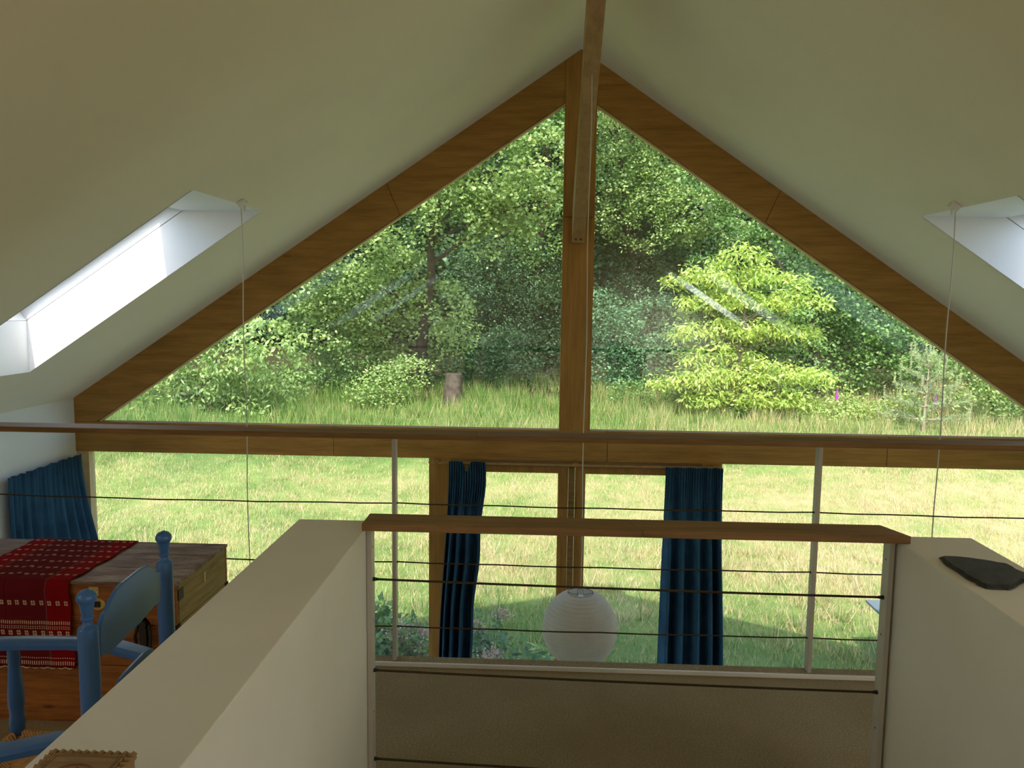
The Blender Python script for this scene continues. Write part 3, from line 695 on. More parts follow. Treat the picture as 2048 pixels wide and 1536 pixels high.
# red runner over the chest
zc = CZ1 + 0.0035; X0, X1 = -2.075, -1.655
prof = [(CY1 + 0.010, zc - 0.05, -0.05), (CY1 + 0.0095, zc - 0.012, -0.012)]
prof += [(CY1 + 0.004 - k * (CY1 - CY0 + 0.008) / 24, zc, k * 0.45 / 24) for k in range(25)]
prof += [(CY0 - 0.0115, zc - 0.008, 0.46)] + [(CY0 - 0.0125 - 0.003 * math.sin(k), zc - 0.008 - 0.312 * k / 14, 0.46 + 0.312 * k / 14) for k in range(1, 15)]
b = MB(); nu = 44; vs = []; uvs = []
for y, z, v in prof:
    for i in range(nu + 1):
        u = i / nu; wob = 0.004 * math.sin(v * 37) if i in (0, nu) else 0
        x = X0 + (X1 - X0) * u + wob * (1 if i else -1) + 0.006 * math.sin(v * 9) * (1 if u > 0.5 else 0.3)
        dz = 0.0022 * math.sin(x * 60 + v * 25) ** 2 + 0.0035 * math.exp(-((u - 0.46) / 0.03) ** 2) if 0 < v < 0.44 else 0
        dy = -0.003 * math.sin(u * 17) ** 2 - 0.002 if v > 0.47 else 0
        vs.append((x, y + dy, z + dz + (0.0025 if (i in (0, nu) and 0 < v < .44 and int(v * 60) % 3 == 0) else 0))); uvs.append((u * 0.45, v))
fs = [(j * (nu + 1) + i, j * (nu + 1) + i + 1, (j + 1) * (nu + 1) + i + 1, (j + 1) * (nu + 1) + i) for j in range(len(prof) - 1) for i in range(nu)]
b.add(vs, fs); o = b.build('woven_runner', 'cloth', origin=(-1.86, 2.91, zc), smooth=True)
uvl = o.data.uv_layers.new(name='UVMap')
for lp in o.data.loops: uvl.data[lp.index].uv = uvs[lp.vertex_index]
sm_ = o.modifiers.new('solid', 'SOLIDIFY'); sm_.thickness = 0.002; sm_.offset = 0
tag(o, 'red woven cloth runner with rows of small white motifs, draped over the chest', 'cloth')
fr_ = MB()
pth = [(X0 + (X1 - X0) * k / 60, CY0 - 0.018, prof[-1][1] - 0.002 + 0.003 * math.sin(k * 1.4)) for k in range(61)]
fr_.tube(pth, 0.0022, 5)
m_fr = plain('cream_thread', lin((222, 196, 160)), 0.9, 0.1)
fr_.build('fringe_stitching', m_fr, o)

# ------------------------------------------------------------------ blue ladder-back armchair
NB = Vector((-0.948, 1.579, LOFT)); FB = Vector((-0.985, 1.997, LOFT)); ZT = 3.583
e = empty('ladder_back_armchair', ((NB.x + FB.x) / 2 - 0.2, (NB.y + FB.y) / 2, LOFT), 'blue painted ladder-back armchair with a woven rush seat, beside the left parapet', 'chair')
FT = [(0.0005, 0), (0.004, 0.0008), (0.0062, 0.0028), (0.0125, 0.0048), (0.0172, 0.0095), (0.0200, 0.0155), (0.0204, 0.0210), (0.0188, 0.0260), (0.0158, 0.0295), (0.0146, 0.0340), (0.0112, 0.055),
      (0.0106, 0.059), (0.0130, 0.0615), (0.0130, 0.0655), (0.0098, 0.068), (0.0092, 0.074), (0.0120, 0.079), (0.0185, 0.083), (0.0203, 0.087), (0.0198, 0.093), (0.0206, 0.095), (0.0206, 0.5)]
FIN = [(0.0195, 0.0)] + [(r, 0.9355 - z) for r, z in reversed(FT)]
k_ = (ZT - LOFT) / 0.9355
for q in (NB, FB): MB().lathe([(r, z * k_) for r, z in FIN], tuple(q), 20).build('back_post', 'chair', e, smooth=True)
def onback(px, py):          # point on the upright plane through both back posts
    nrm = (FB - NB).cross(Vector((0, 0, 1))); d = ray(px, py); t_ = (NB - CAM).dot(nrm) / d.dot(nrm); return CAM + d * t_
tp = [(196, 1252), (200, 1240), (203, 1228), (209, 1222), (213, 1214), (217, 1203), (224, 1190), (232, 1176), (243, 1165), (262, 1150), (280, 1136), (292, 1131), (300, 1134), (305, 1140), (309, 1143), (318, 1141)]
bt = [(318, 1203), (305, 1213), (280, 1243), (250, 1273), (222, 1300), (196, 1316)]
q3 = [onback(*q) for q in tp + bt]
nb = (FB - NB).cross(Vector((0, 0, 1))).normalized() * 0.010
MB().prism([q - nb / 2 for q in q3], nb).build('top_slat', 'chair', e, bevel=0.003)
shift = Vector((0, 0, 3.25 - onback(250, 1160).z - 0.03))
lo = [Vector((q.x, q.y, q.z)) + Vector((0, 0, -0.215)) for q in q3]
MB().prism([q - nb / 2 for q in lo], nb).build('lower_slat', 'chair', e, bevel=0.003)
SZ = 2.985
fy0, fy1, fx = 1.50, 2.045, -1.44
post = [(0.017, 0), (0.019, 0.26), (0.019, 0.355), (0.0205, 0.36), (0.0215, 0.372), (0.018, 0.385), (0.0185, 0.40), (0.021, 0.42), (0.0205, 0.46), (0.016, 0.52), (0.0145, 0.535), (0.017, 0.542), (0.0155, 0.56), (0.0155, 0.578)]
for y in (fy0, fy1): MB().lathe(post, (fx, y, LOFT), 16).build('front_leg', 'chair', e, smooth=True)
def arm(path, nm='armrest'):
    b = MB(); vs = []; fs = []
    K = 10; hwid = [0.020, 0.026, 0.028, 0.028, 0.030, 0.030]
    for i, q in enumerate(path):
        q = Vector(q); d = (Vector(path[min(i + 1, len(path) - 1)]) - Vector(path[max(i - 1, 0)])).normalized(); sd = d.cross(Vector((0, 0, 1))).normalized(); u_ = sd.cross(d)
        w_ = hwid[min(i, 5)]
        for a, c in ((-1, 0.004), (-0.7, 0.012), (0, 0.013), (0.7, 0.012), (1, 0.004), (1, -0.008), (0.6, -0.012), (0, -0.013), (-0.6, -0.012), (-1, -0.008)):
            vs.append(q + sd * a * w_ + u_ * c)
    for i in range(len(path) - 1):
        for j in range(K): fs.append((i * K + j, i * K + (j + 1) % K, (i + 1) * K + (j + 1) % K, (i + 1) * K + j))
    fs += [tuple(range(K)), tuple(range((len(path) - 1) * K, len(path) * K))]
    b.add(vs, fs); b.build(nm, 'chair', e, smooth=True)
def arm_z(dz=0): return 3.27 + dz
arm([(FB.x - 0.01, 2.0, 3.219), (-1.06, 2.03, 3.226), (-1.16, 2.05, 3.239), (-1.28, 2.058, 3.241), (-1.40, 2.055, 3.239), (-1.52, 2.05, 3.234)])
arm([(NB.x - 0.01, 1.572, 3.262), (-1.01, 1.548, 3.262), (-1.10, 1.520, 3.252), (-1.24, 1.505, 3.246), (-1.36, 1.50, 3.244), (-1.49, 1.50, 3.242)])
# seat rails and rush weave: four triangular fields of cords
for a, c in (((NB.x, NB.y), (FB.x, FB.y)), ((fx, fy0), (fx, fy1)), ((NB.x, NB.y), (fx, fy0)), ((FB.x, FB.y), (fx, fy1))):
    for z in (SZ - 0.015, LOFT + 0.16):
        MB().tube([(a[0], a[1], z), (c[0], c[1], z)], 0.011 if z > 2.9 else 0.009, 8).build('stretcher', 'chair' if z < 2.9 else 'rush', e, smooth=True)
corn = [Vector((NB.x, NB.y, SZ)), Vector((FB.x, FB.y, SZ)), Vector((fx, fy1, SZ)), Vector((fx, fy0, SZ))]
cen = sum(corn, Vector()) / 4
b = MB(); nst = 46
for i in range(4):
    A, B = corn[i], corn[(i + 1) % 4]
    for k in range(nst):
        f0 = (k + 0.5) / nst
        P_ = A.lerp(B, f0); w0 = min(f0, 1 - f0) * 2
        Q_ = P_.lerp(cen, w0 * 0.98)
        od = (P_ - (A + B) / 2); inward = (cen - (A + B) / 2).normalized(); P2 = P_ - inward * 0.012
        tw = (B - A).normalized() * 0.004
        b.tube([P2 + Vector((0, 0, -0.012)), P2 + Vector((0, 0, 0.0)), P_ + Vector((0, 0, 0.006)) + tw, P_.lerp(Q_, 0.5) + Vector((0, 0, 0.002)), Q_ + Vector((0, 0, -0.004))], 0.0036, 5)
b.prism([q + Vector((0, 0, -0.016)) for q in corn], (0, 0, 0.012))
tag(b.build('rush_seat', 'rush', e, smooth=True), kind='stuff')

# ------------------------------------------------------------------ slate on the right parapet
pl = [(1880, 1110.5), (1917.7, 1112), (1966, 1118), (2014.4, 1126.4), (2029, 1134), (2048, 1144), (2078, 1155), (2062, 1160), (2048, 1159), (2029, 1170), (2019, 1173), (1973.8, 1171), (1956, 1163), (1932, 1150), (1903, 1131), (1887, 1121)]
def slate_layer(zb_, zt_, sc, ctr, jit):
    top = [atZ(x, y, PZ + 0.010) for x, y in pl]; c = sum(top, Vector()) / len(top)
    random.seed(jit); out_ = []
    for i, q in enumerate(top):
        for s_ in (0, 1, 2):
            w_ = q.lerp(top[(i + 1) % len(top)], s_ / 3); d_ = (w_ - c) * sc
            out_.append(Vector((c.x + d_.x + random.uniform(-.002, .002), c.y + d_.y + random.uniform(-.002, .002), zb_)))
    return MB().prism(out_, (0, 0, zt_ - zb_)), c
b1, c1_ = slate_layer(PZ + 0.0005, PZ + 0.005, 1.0, None, 1)
so_ = b1.build('slate_piece', 'slate', origin=(c1_.x, c1_.y, PZ), bevel=0.001)
tag(so_, 'dark pointed piece of slate lying on the right parapet', 'stone')
for zb_, zt_, sc, j in ((0.005, 0.0085, 0.965, 3), (0.0085, 0.0115, 0.93, 5)):
    b2, _ = slate_layer(PZ + zb_, PZ + zt_, sc, None, j); b2.build('slate_layer', 'slate', so_, bevel=0.001)

# ------------------------------------------------------------------ carved box on the left parapet
BX0, BX1, BY0, BY1, BZ1 = -0.655, -0.537, 0.845, 0.996, 3.588
e = empty('carved_box', ((BX0 + BX1) / 2, (BY0 + BY1) / 2, PZ), 'small chip-carved wooden box on the left parapet', 'box')
MB().box(BX0 + 0.003, BX1 - 0.003, BY0 + 0.003, BY1 - 0.003, PZ + 0.0003, 3.576).build('body', 'carved', e, bevel=0.001)
lid = MB().box(BX0 + 0.001, BX1 - 0.001, BY0 + 0.001, BY1 - 0.001, 3.5765, BZ1 - 0.004).build('lid', 'carved', e, bevel=0.0005)
b = MB()
def chip(cx, cy, dx, dy, wdt, dep):   # small ridge wedge along an edge
    px_, py_ = -dy, dx
    a = Vector((cx - dx * wdt / 2, cy - dy * wdt / 2, BZ1 - 0.0045)); c = Vector((cx + dx * wdt / 2, cy + dy * wdt / 2, BZ1 - 0.0045))
    i1 = a + Vector((px_, py_, 0)) * dep; i2 = c + Vector((px_, py_, 0)) * dep
    t1 = (a + c) / 2 + Vector((0, 0, 0.0034)); t2 = (i1 + i2) / 2 + Vector((0, 0, 0.0036))
    b.add([a, c, i2, i1, t1, t2], [(0, 1, 4), (1, 2, 5, 4), (2, 3, 5), (3, 0, 4, 5), (0, 3, 2, 1)])
n = 11
for k in range(n):
    f_ = (k + 0.5) / n; wd = (BX1 - BX0) / n
    chip(BX0 + (BX1 - BX0) * f_, BY1 - 0.0005, -1, 0, wd, 0.009); chip(BX0 + (BX1 - BX0) * f_, BY0 + 0.0005, 1, 0, wd, 0.009)
n = 14
for k in range(n):
    f_ = (k + 0.5) / n; wd = (BY1 - BY0) / n
    chip(BX0 + 0.0005, BY0 + (BY1 - BY0) * f_, 0, -1, wd, 0.009); chip(BX1 - 0.0005, BY0 + (BY1 - BY0) * f_, 0, 1, wd, 0.009)
b.build('chip_carved_edge', 'carved', lid)
def framebx(b, x0, x1, y0, y1, w_, z0, z1):
    b.box(x0, x1, y0, y0 + w_, z0, z1); b.box(x0, x1, y1 - w_, y1, z0, z1); b.box(x0, x0 + w_, y0 + w_, y1 - w_, z0, z1); b.box(x1 - w_, x1, y0 + w_, y1 - w_, z0, z1)
b = MB(); framebx(b, BX0 + 0.011, BX1 - 0.011, BY0 + 0.011, BY1 - 0.011, 0.0022, BZ1 - 0.0045, BZ1 - 0.001); framebx(b, BX0 + 0.0145, BX1 - 0.0145, BY0 + 0.0145, BY1 - 0.0145, 0.0016, BZ1 - 0.0045, BZ1 - 0.001)
b.box(BX0 + 0.0175, BX1 - 0.0175, BY0 + 0.0175, BY1 - 0.0175, BZ1 - 0.0045, BZ1 - 0.0015); b.build('panel_moulding', 'carved', lid)
cx_, cy_, R_ = (BX0 + BX1) / 2, (BY0 + BY1) / 2 + 0.012, 0.030
b = MB(); b.lathe([(R_, 0), (R_, 0.0012), (R_ - 0.003, 0.0012), (R_ - 0.003, 0.0)], (cx_, cy_, BZ1 - 0.0015), 32, cap=False)
for k in range(8):
    a = k * math.pi / 4; d_ = Vector((math.cos(a), math.sin(a), 0)); s_ = Vector((-math.sin(a), math.cos(a), 0)); c_ = Vector((cx_, cy_, BZ1 - 0.0012))
    b.add([c_, c_ + d_ * 0.016 + s_ * 0.006, c_ + d_ * 0.026, c_ + d_ * 0.016 - s_ * 0.006, c_ + d_ * 0.015 + Vector((0, 0, 0.002))], [(0, 1, 4), (1, 2, 4), (2, 3, 4), (3, 0, 4)])
b.build('rosette', 'inlay', lid)

# ------------------------------------------------------------------ ground outside
def terr(x, y):
    x = np.asarray(x, float); y = np.asarray(y, float)
    s = np.clip((y - 14) / 13, 0, 1); s = s * s * (3 - 2 * s)
    return -0.10 + 0.85 * s + np.clip(y - 27, 0, None) * 0.11 + 0.04 * np.sin(x * 0.7 + y * 0.45) * np.clip((y - 10) / 6, 0, 1)
def ground_at(px, py):
    d = ray(px, py); t_ = 7.0 / d.y
    for _ in range(400):
        P_ = CAM + d * t_
        if P_.z <= float(terr(P_.x, P_.y)): return P_
        t_ += 0.1
    return P_
gx = np.linspace(-45, 45, 91); gy = np.concatenate([np.linspace(-12, 5.9, 10), np.linspace(6.1, 30, 60), np.linspace(31, 60, 20)])
X, Yg = np.meshgrid(gx, gy); Zg = terr(X, Yg); nx = len(gx)
b = MB(); b.v = [tuple(q) for q in np.stack([X.ravel(), Yg.ravel(), Zg.ravel()], 1)]
b.f = [(j * nx + i, j * nx + i + 1, (j + 1) * nx + i + 1, (j + 1) * nx + i) for j in range(len(gy) - 1) for i in range(nx - 1)]
o = b.build('floor', 'soil', smooth=True); tag(o, 'meadow ground outside the gable rising gently to the wood', kind='structure')

rng = np.random.default_rng(5)
def blades(name, label, n, y0, y1, half, hgt, wid, lean, xoff=0.05, ypow=1.0, keep=None):
    y = y0 + (y1 - y0) * rng.random(n) ** ypow
    x = (rng.random(n) * 2 - 1) * half * y + xoff * y
    # tufts
    k = rng.random(n) < 0.5; cl = rng.integers(0, max(1, n // 40), n)
    tx = (rng.random(n // 40 + 1) * 2 - 1); ty = rng.random(n // 40 + 1)
    yy = y0 + (y1 - y0) * ty ** ypow; xx = tx * half * yy + xoff * yy
    x = np.where(k, xx[cl] + rng.normal(0, 0.07, n), x); y = np.where(k, yy[cl] + rng.normal(0, 0.07, n), y)
    y = np.maximum(y, 7.0)
    if keep is not None:
        m_ = keep(x, y); x, y, cl, k = x[m_], y[m_], cl[m_], k[m_]; n = len(x)
    z = terr(x, y)
    a = rng.random(n) * 2 * np.pi; h = hgt * (0.5 + rng.random(n)) * np.where(k, 1.35, 1.0) * (1 + 0.35 * np.sin(x * 1.3 + y) * np.sin(y * 0.9))
    w_ = wid * (0.6 + 0.8 * rng.random(n))
    la = rng.random(n) * 2 * np.pi; ln = h * lean * rng.random(n)
    p0 = np.stack([x - np.cos(a) * w_ / 2, y - np.sin(a) * w_ / 2, z - 0.01], 1); p1 = np.stack([x + np.cos(a) * w_ / 2, y + np.sin(a) * w_ / 2, z - 0.01], 1)
    p2 = np.stack([x + np.cos(la) * ln, y + np.sin(la) * ln, z + h], 1)
    v = np.stack([p0, p1, p2], 1).reshape(-1, 3)
    o = npmesh(name, v, 3, rng.random(n), 'grass', origin=(0, (y0 + y1) / 2, 0)); tag(o, label, 'grass')
    return o
blades('lawn_grass', 'short straw-yellow and green grass of the lawn in front of the house', 230000, 7.2, 21, 0.78, 0.055, 0.013, 0.9, ypow=0.75)
blades('meadow_grass', 'tall green meadow grass in front of the wood', 90000, 19.5, 30.5, 0.74, 0.30, 0.018, 0.6)
blades('lawn_weeds', 'long fresh green grass tufts at the near end of the lawn', 14000, 7.2, 13.5, 0.75, 0.17, 0.014, 0.8)

# ------------------------------------------------------------------ trees
def leaves(cent, n, L, W, droop, up=0.5, flat=1.0, rs=None):
    """n leaves round each spray centre -> quads"""
    K = len(cent); c = np.repeat(cent, n, 0); N_ = len(c)
    off = rng.normal(0, 1, (N_, 3)) * np.array([1, 1, 0.6 * flat]) * (rs if rs else L * 1.7)
    b_ = c + off
    d = rng.normal(0, 1, (N_, 3)); d[:, 2] = d[:, 2] * 0.5 - droop; d += off / (np.linalg.norm(off, axis=1, keepdims=True) + 1e-6) * 0.6
    d /= np.linalg.norm(d, axis=1, keepdims=True)
    nrm = rng.normal(0, 1, (N_, 3)) * 0.75; nrm[:, 2] += up; nrm[:, 1] -= 0.45
    s = np.cross(d, nrm); s /= np.linalg.norm(s, axis=1, keepdims=True) + 1e-9
    u = np.cross(s, d)
    l_ = (L * (0.7 + 0.6 * rng.random(N_)))[:, None]; w_ = (W * (0.7 + 0.6 * rng.random(N_)))[:, None]
    p0 = b_; p1 = b_ + d * l_ * 0.5 + s * w_ * 0.5 + u * w_ * 0.12; p2 = b_ + d * l_; p3 = b_ + d * l_ * 0.5 - s * w_ * 0.5 + u * w_ * 0.12
    v = np.stack([p0, p1, p2, p3], 1).reshape(-1, 3)
    tone = np.clip(np.repeat(rng.random(K), n) * 0.75 + rng.random(N_) * 0.4 - 0.08, 0, 1)
    return v, tone
def crown(blobs, dens, n, L, W, droop=0.1, up=0.5, flat=1.0, shell=0.7, zflat=1.0, rs=None):
    cs = []
    for (c, r) in blobs:
        m_ = max(4, int(dens * r * r)); d = rng.normal(0, 1, (m_, 3)); d /= np.linalg.norm(d, axis=1, keepdims=True)
        d[:, 1] = np.where((d[:, 1] > 0.3) & (rng.random(m_) < 0.7), -d[:, 1], d[:, 1])      # most leaf on the lit, open side
        rr = r * (shell + (1.08 - shell) * rng.random((m_, 1)) ** 0.7)
        cs.append(np.array(c) + d * rr * np.array([1, 1, zflat]))
    return leaves(np.concatenate(cs), n, L, W, droop, up, flat, rs)
def tree(name, label, base, blobs, m, dens=60, n=22, L=0.12, W=0.075, droop=0.1, trunk_r=0.16, group=None, bark='bark', cat='tree', twigs=8, **kw):
    base = Vector(base)
    e = empty(name, base, label, cat, group)
    v, tn = crown([(tuple(c), r) for c, r in blobs], dens, n, L, W, droop, **kw)
    npmesh('foliage', v, 4, tn, m, e)
    top = max(blobs, key=lambda q: q[0].z)[0]
    if trunk_r > 0:
        pth = [base + Vector((0, 0, -0.1))]; K = 6
        for k in range(1, K + 1):
            f_ = k / K; pth.append(Vector((base.x + (top.x - base.x) * f_ ** 1.6 + 0.12 * math.sin(k * 2.1 + base.x), base.y + (top.y - base.y) * f_, base.z + (top.z - base.z) * f_)))
        MB().tube(pth, [trunk_r * (1 - 0.8 * k / K) for k in range(K + 1)], 8).build('trunk', bark, e, smooth=True)
        rr = random.Random(int(abs(base.x) * 100) + len(blobs))
        for c, r in rr.sample(blobs, min(twigs, len(blobs))):
            f_ = max(0.15, min(0.9, (c.z - base.z) / max(0.5, top.z - base.z) - 0.15)); k0 = f_ * K; i0 = int(k0)
            s_ = pth[i0].lerp(pth[min(K, i0 + 1)], k0 - i0); mid = s_.lerp(c, 0.5) + Vector((0, 0, 0.15 * r)); 
            end = c + Vector((rr.uniform(-.5, .5) * r, -0.5 * r, rr.uniform(-.3, .5) * r))
            MB().tube([s_, mid, c, end], [trunk_r * 0.35 * (1 - f_ * 0.4), trunk_r * 0.22, trunk_r * 0.12, 0.008], 6).build('branch', bark, e, smooth=True)
    return e
def bl(Y, *pts, y0=0, k=0.0):          # k: metres further back for each pixel below row y0 (overhanging crowns)
    o_ = []
    for x, y, r in pts:
        d_ = Y + (y - y0) * k + random.uniform(-0.5, 0.5); o_.append((atY(x, y, d_), r * d_ / F_PX))
    return o_
def gp(x, Y):
    X_ = atY(x, 800, Y).x; return (X_, Y, float(terr(X_, Y)))
random.seed(11)
tree('cherry_tree', 'broad leafy tree with drooping bright leaves at the far left edge of the wood', gp(400, 25),
     bl(23.4, (290, 838, 34), (360, 842, 36), (430, 840, 38), (500, 838, 36), (225, 848, 28), (560, 835, 30)) + bl(24.3, (330, 765, 62), (420, 715, 75), (290, 815, 55), (500, 785, 75), (410, 800, 65), (235, 835, 42), (545, 700, 65), (470, 690, 60), (575, 810, 50), (370, 830, 45), (180, 800, 60), (90, 780, 80), y0=740, k=0.013), 'leaf_oak', dens=40, n=24, L=0.17, W=0.075, droop=0.9, trunk_r=0.12, rs=0.17, shell=0.78)
tree('oak_tree', 'big spreading oak with twisting pale twigs, left of the centre post', gp(850, 29.3),
     bl(26, (560, 600, 70), (620, 545, 80), (700, 510, 80), (760, 430, 75), (840, 375, 70), (915, 410, 75), (985, 455, 62), (1050, 410, 65), (665, 640, 75), (745, 600, 70), (800, 560, 60), (790, 680, 60), (880, 620, 60), (900, 300, 70), (1000, 330, 75), (1085, 320, 65), (960, 370, 60), (720, 700, 55), (900, 690, 55), y0=480, k=0.0125),
     'leaf_oak', dens=30, n=38, L=0.13, W=0.10, droop=0.15, trunk_r=0.24, twigs=14, rs=0.2, shell=0.8)
tree('slender_tree', 'tall dark tree standing behind the oak, just left of the centre post', gp(1070, 33.5),
     bl(30.5, (1060, 230, 75), (980, 260, 65), (1100, 290, 70), (1085, 400, 60), (1070, 560, 62), (1040, 640, 66), (1090, 500, 60), (1110, 680, 60), (1110, 180, 70), (1000, 190, 60), y0=300, k=0.008), 'leaf_mid', dens=34, n=32, L=0.13, W=0.085, trunk_r=0.17, rs=0.2, shell=0.78)
tree('hazel_bush', 'low bright green bush under the oak', gp(790, 25), bl(25, (770, 770, 42), (820, 745, 36), (800, 800, 30), (735, 790, 30)), 'leaf_oak', dens=110, n=20, L=0.11, W=0.06, trunk_r=0.03, cat='bush')
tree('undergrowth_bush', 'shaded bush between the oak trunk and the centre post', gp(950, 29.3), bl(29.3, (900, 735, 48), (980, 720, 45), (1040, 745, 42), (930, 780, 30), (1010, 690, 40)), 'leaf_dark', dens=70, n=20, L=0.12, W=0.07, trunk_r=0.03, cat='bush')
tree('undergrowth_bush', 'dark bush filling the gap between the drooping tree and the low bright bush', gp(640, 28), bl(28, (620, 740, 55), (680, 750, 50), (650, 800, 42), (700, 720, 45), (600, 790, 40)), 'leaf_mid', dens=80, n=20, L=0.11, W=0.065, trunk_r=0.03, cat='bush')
tree('ash_tree', 'tall pale-leaved tree just right of the centre post', gp(1270, 34),
     bl(29.5, (1215, 250, 65), (1250, 310, 75), (1310, 340, 80), (1365, 400, 78), (1210, 380, 75), (1290, 420, 80), (1210, 170, 70), (1290, 240, 70), (1420, 440, 65), y0=260, k=0.01), 'leaf_oak', dens=34, n=36, L=0.12, W=0.08, trunk_r=0.2, rs=0.19, shell=0.78)
tree('willow_tree', 'fine-leaved shaded tree behind the round bush, right of the centre post', gp(1300, 32.5),
     bl(32.5, (1215, 470, 70), (1300, 500, 75), (1380, 530, 66), (1210, 560, 65), (1290, 590, 68), (1370, 600, 60), (1230, 640, 55)), 'leaf_dark', dens=42, n=34, L=0.12, W=0.045, droop=0.5, trunk_r=0.15, rs=0.18)
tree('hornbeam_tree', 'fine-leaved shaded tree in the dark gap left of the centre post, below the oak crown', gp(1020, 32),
     bl(31.5, (1060, 540, 66), (985, 560, 60), (1080, 620, 66), (990, 640, 66), (930, 560, 50), (1040, 700, 60), (960, 700, 50), (1100, 720, 50), (1010, 480, 50)), 'leaf_wood_shade', dens=48, n=32, L=0.11, W=0.05, droop=0.4, trunk_r=0.12, rs=0.18)
tree('round_bush', 'rounded blue-green bush right of the centre post', gp(1280, 29),
     bl(29, (1230, 670, 60), (1300, 650, 62), (1355, 700, 50), (1215, 735, 48), (1290, 725, 50), (1195, 630, 45)), 'leaf_blue', dens=75, n=22, L=0.11, W=0.07, trunk_r=0.05, cat='bush')
tiers = [(1478, 505, 40, 3), (1500, 548, 95, 7), (1395, 545, 45, 4), (1465, 596, 90, 7), (1590, 590, 50, 4), (1450, 650, 95, 7), (1570, 655, 55, 4),
         (1440, 700, 60, 5), (1410, 748, 95, 8), (1520, 738, 110, 8), (1600, 745, 50, 4), (1470, 785, 85, 6), (1560, 790, 50, 4)]
chest_b = []
for tx, ty, hw_, k_n in tiers:
    for k in range(k_n):
        fx_ = (k / (k_n - 1) * 2 - 1)
        chest_b += bl(24, (tx + fx_ * hw_, ty + 14 * abs(fx_) + random.uniform(-5, 5), 19 + 7 * (1 - abs(fx_))))
tree('sweet_chestnut_tree', 'young yellow-green tree with long drooping leaves in tiers, standing out in front of the wood', gp(1480, 24.4), chest_b, 'leaf_lime', dens=170, n=9, L=0.17, W=0.055, droop=0.8, trunk_r=0.07, zflat=0.7, twigs=16, rs=0.11)
tree('oak_tree', 'bushy oak behind the yellow-green tree, below the right rafter', gp(1640, 28),
     bl(27, (1500, 400, 70), (1560, 460, 70), (1620, 510, 70), (1680, 565, 75), (1740, 620, 70), (1800, 665, 60), (1700, 665, 70), (1640, 610, 66), (1665, 735, 62), (1750, 720, 60), (1590, 540, 60), (1850, 700, 50), (1440, 350, 65), (1800, 740, 50), y0=560, k=0.009), 'leaf_mid', dens=34, n=34, L=0.13, W=0.09, trunk_r=0.2, twigs=10, rs=0.18, shell=0.78)
tree('hawthorn_hedge_bush', 'light green spreading bush at the far right, under the rafter', gp(1990, 25),
     bl(24.5, (1895, 690, 48), (1950, 720, 52), (2010, 755, 52), (1930, 770, 42), (2070, 790, 55), (1990, 800, 32), (2120, 830, 60), (2160, 760, 70)), 'leaf_oak', dens=90, n=22, L=0.11, W=0.06, trunk_r=0.05, cat='bush')
tree('bramble_patch', 'low yellowish bramble patch at the meadow edge, right of the yellow-green tree', gp(1700, 25),
     bl(24.5, (1610, 815, 28), (1660, 830, 28), (1710, 825, 30), (1755, 835, 30), (1800, 815, 32), (1690, 800, 24), (1840, 845, 26), (1640, 850, 20)), 'leaf_bramble', dens=170, n=18, L=0.09, W=0.055, trunk_r=0, cat='bush')
tree('low_bush', 'small low bush at the foot of the round bush', gp(1280, 26), bl(25.8, (1250, 790, 28), (1310, 785, 30), (1360, 800, 26), (1400, 815, 22)), 'leaf_mid', dens=150, n=18, L=0.09, W=0.06, trunk_r=0, cat='bush')
tree('low_bush', 'small low bush at the foot of the yellow-green tree', gp(1540, 25), bl(24.8, (1480, 815, 26), (1540, 825, 26), (1590, 820, 24)), 'leaf_mid', dens=150, n=18, L=0.09, W=0.06, trunk_r=0, cat='bush')
tree('undergrowth_bush', 'darker leafy bush filling the space behind the tiers of the yellow-green tree', gp(1500, 26),
     bl(25.7, (1420, 560, 45), (1490, 600, 60), (1420, 660, 60), (1560, 620, 60), (1510, 700, 70), (1420, 740, 60), (1590, 720, 60), (1380, 800, 35), (1500, 800, 45)), 'leaf_mid', dens=55, n=26, L=0.12, W=0.08, trunk_r=0.04, cat='bush', rs=0.16)
# trees of the deeper wood behind, seen through gaps
rb = random.Random(3)
labs = ['far left behind the drooping tree', 'behind the left rafter end', 'behind the big oak, on its left', 'behind the big oak trunk', 'behind the oak, on its right', 'behind the centre post', 'behind the pale-leaved tree', 'behind the yellow-green tree', 'behind the bushy oak', 'behind the light green bush', 'at the far right edge']
for i in range(11):
    x = -26 + i * 5.2 + rb.uniform(-0.6, 0.6); Y = 36 + rb.uniform(-1.5, 2.5); zb_ = float(terr(x, Y)); bs = []
    for k in range(15):
        z = zb_ + 0.6 + 14.5 * (k / 14); bs.append((Vector((x + rb.uniform(-2.2, 2.2), Y + rb.uniform(-1.2, 1.5), z)), 2.2 + rb.uniform(-0.3, 0.4)))
    tree('woodland_tree', 'tall dark woodland tree ' + labs[i], (x, Y, zb_), bs, 'leaf_wood_shade', dens=14, n=26, L=0.24, W=0.18, trunk_r=0.22, group='trees of the deeper wood', twigs=6)
for i in range(9):
    x = -30 + i * 7.2 + rb.uniform(-0.6, 0.6); Y = 44 + rb.uniform(-1, 1); zb_ = float(terr(x, Y)); bs = []
    for k in range(20):
        z = zb_ + 0.4 + 17 * ((k // 2) / 9); bs.append((Vector((x + (1.8 if k % 2 else -1.8) + rb.uniform(-.7, .7), Y + rb.uniform(-.8, .8), z)), 2.7))
    tree('woodland_tree', 'hidden back-row woodland tree, its leaves only glimpsed through the gaps of the trees in front', (x, Y, zb_), bs, 'leaf_wood_shade', dens=10, n=26, L=0.38, W=0.30, trunk_r=0.25, group='back row of the deeper wood', twigs=3)

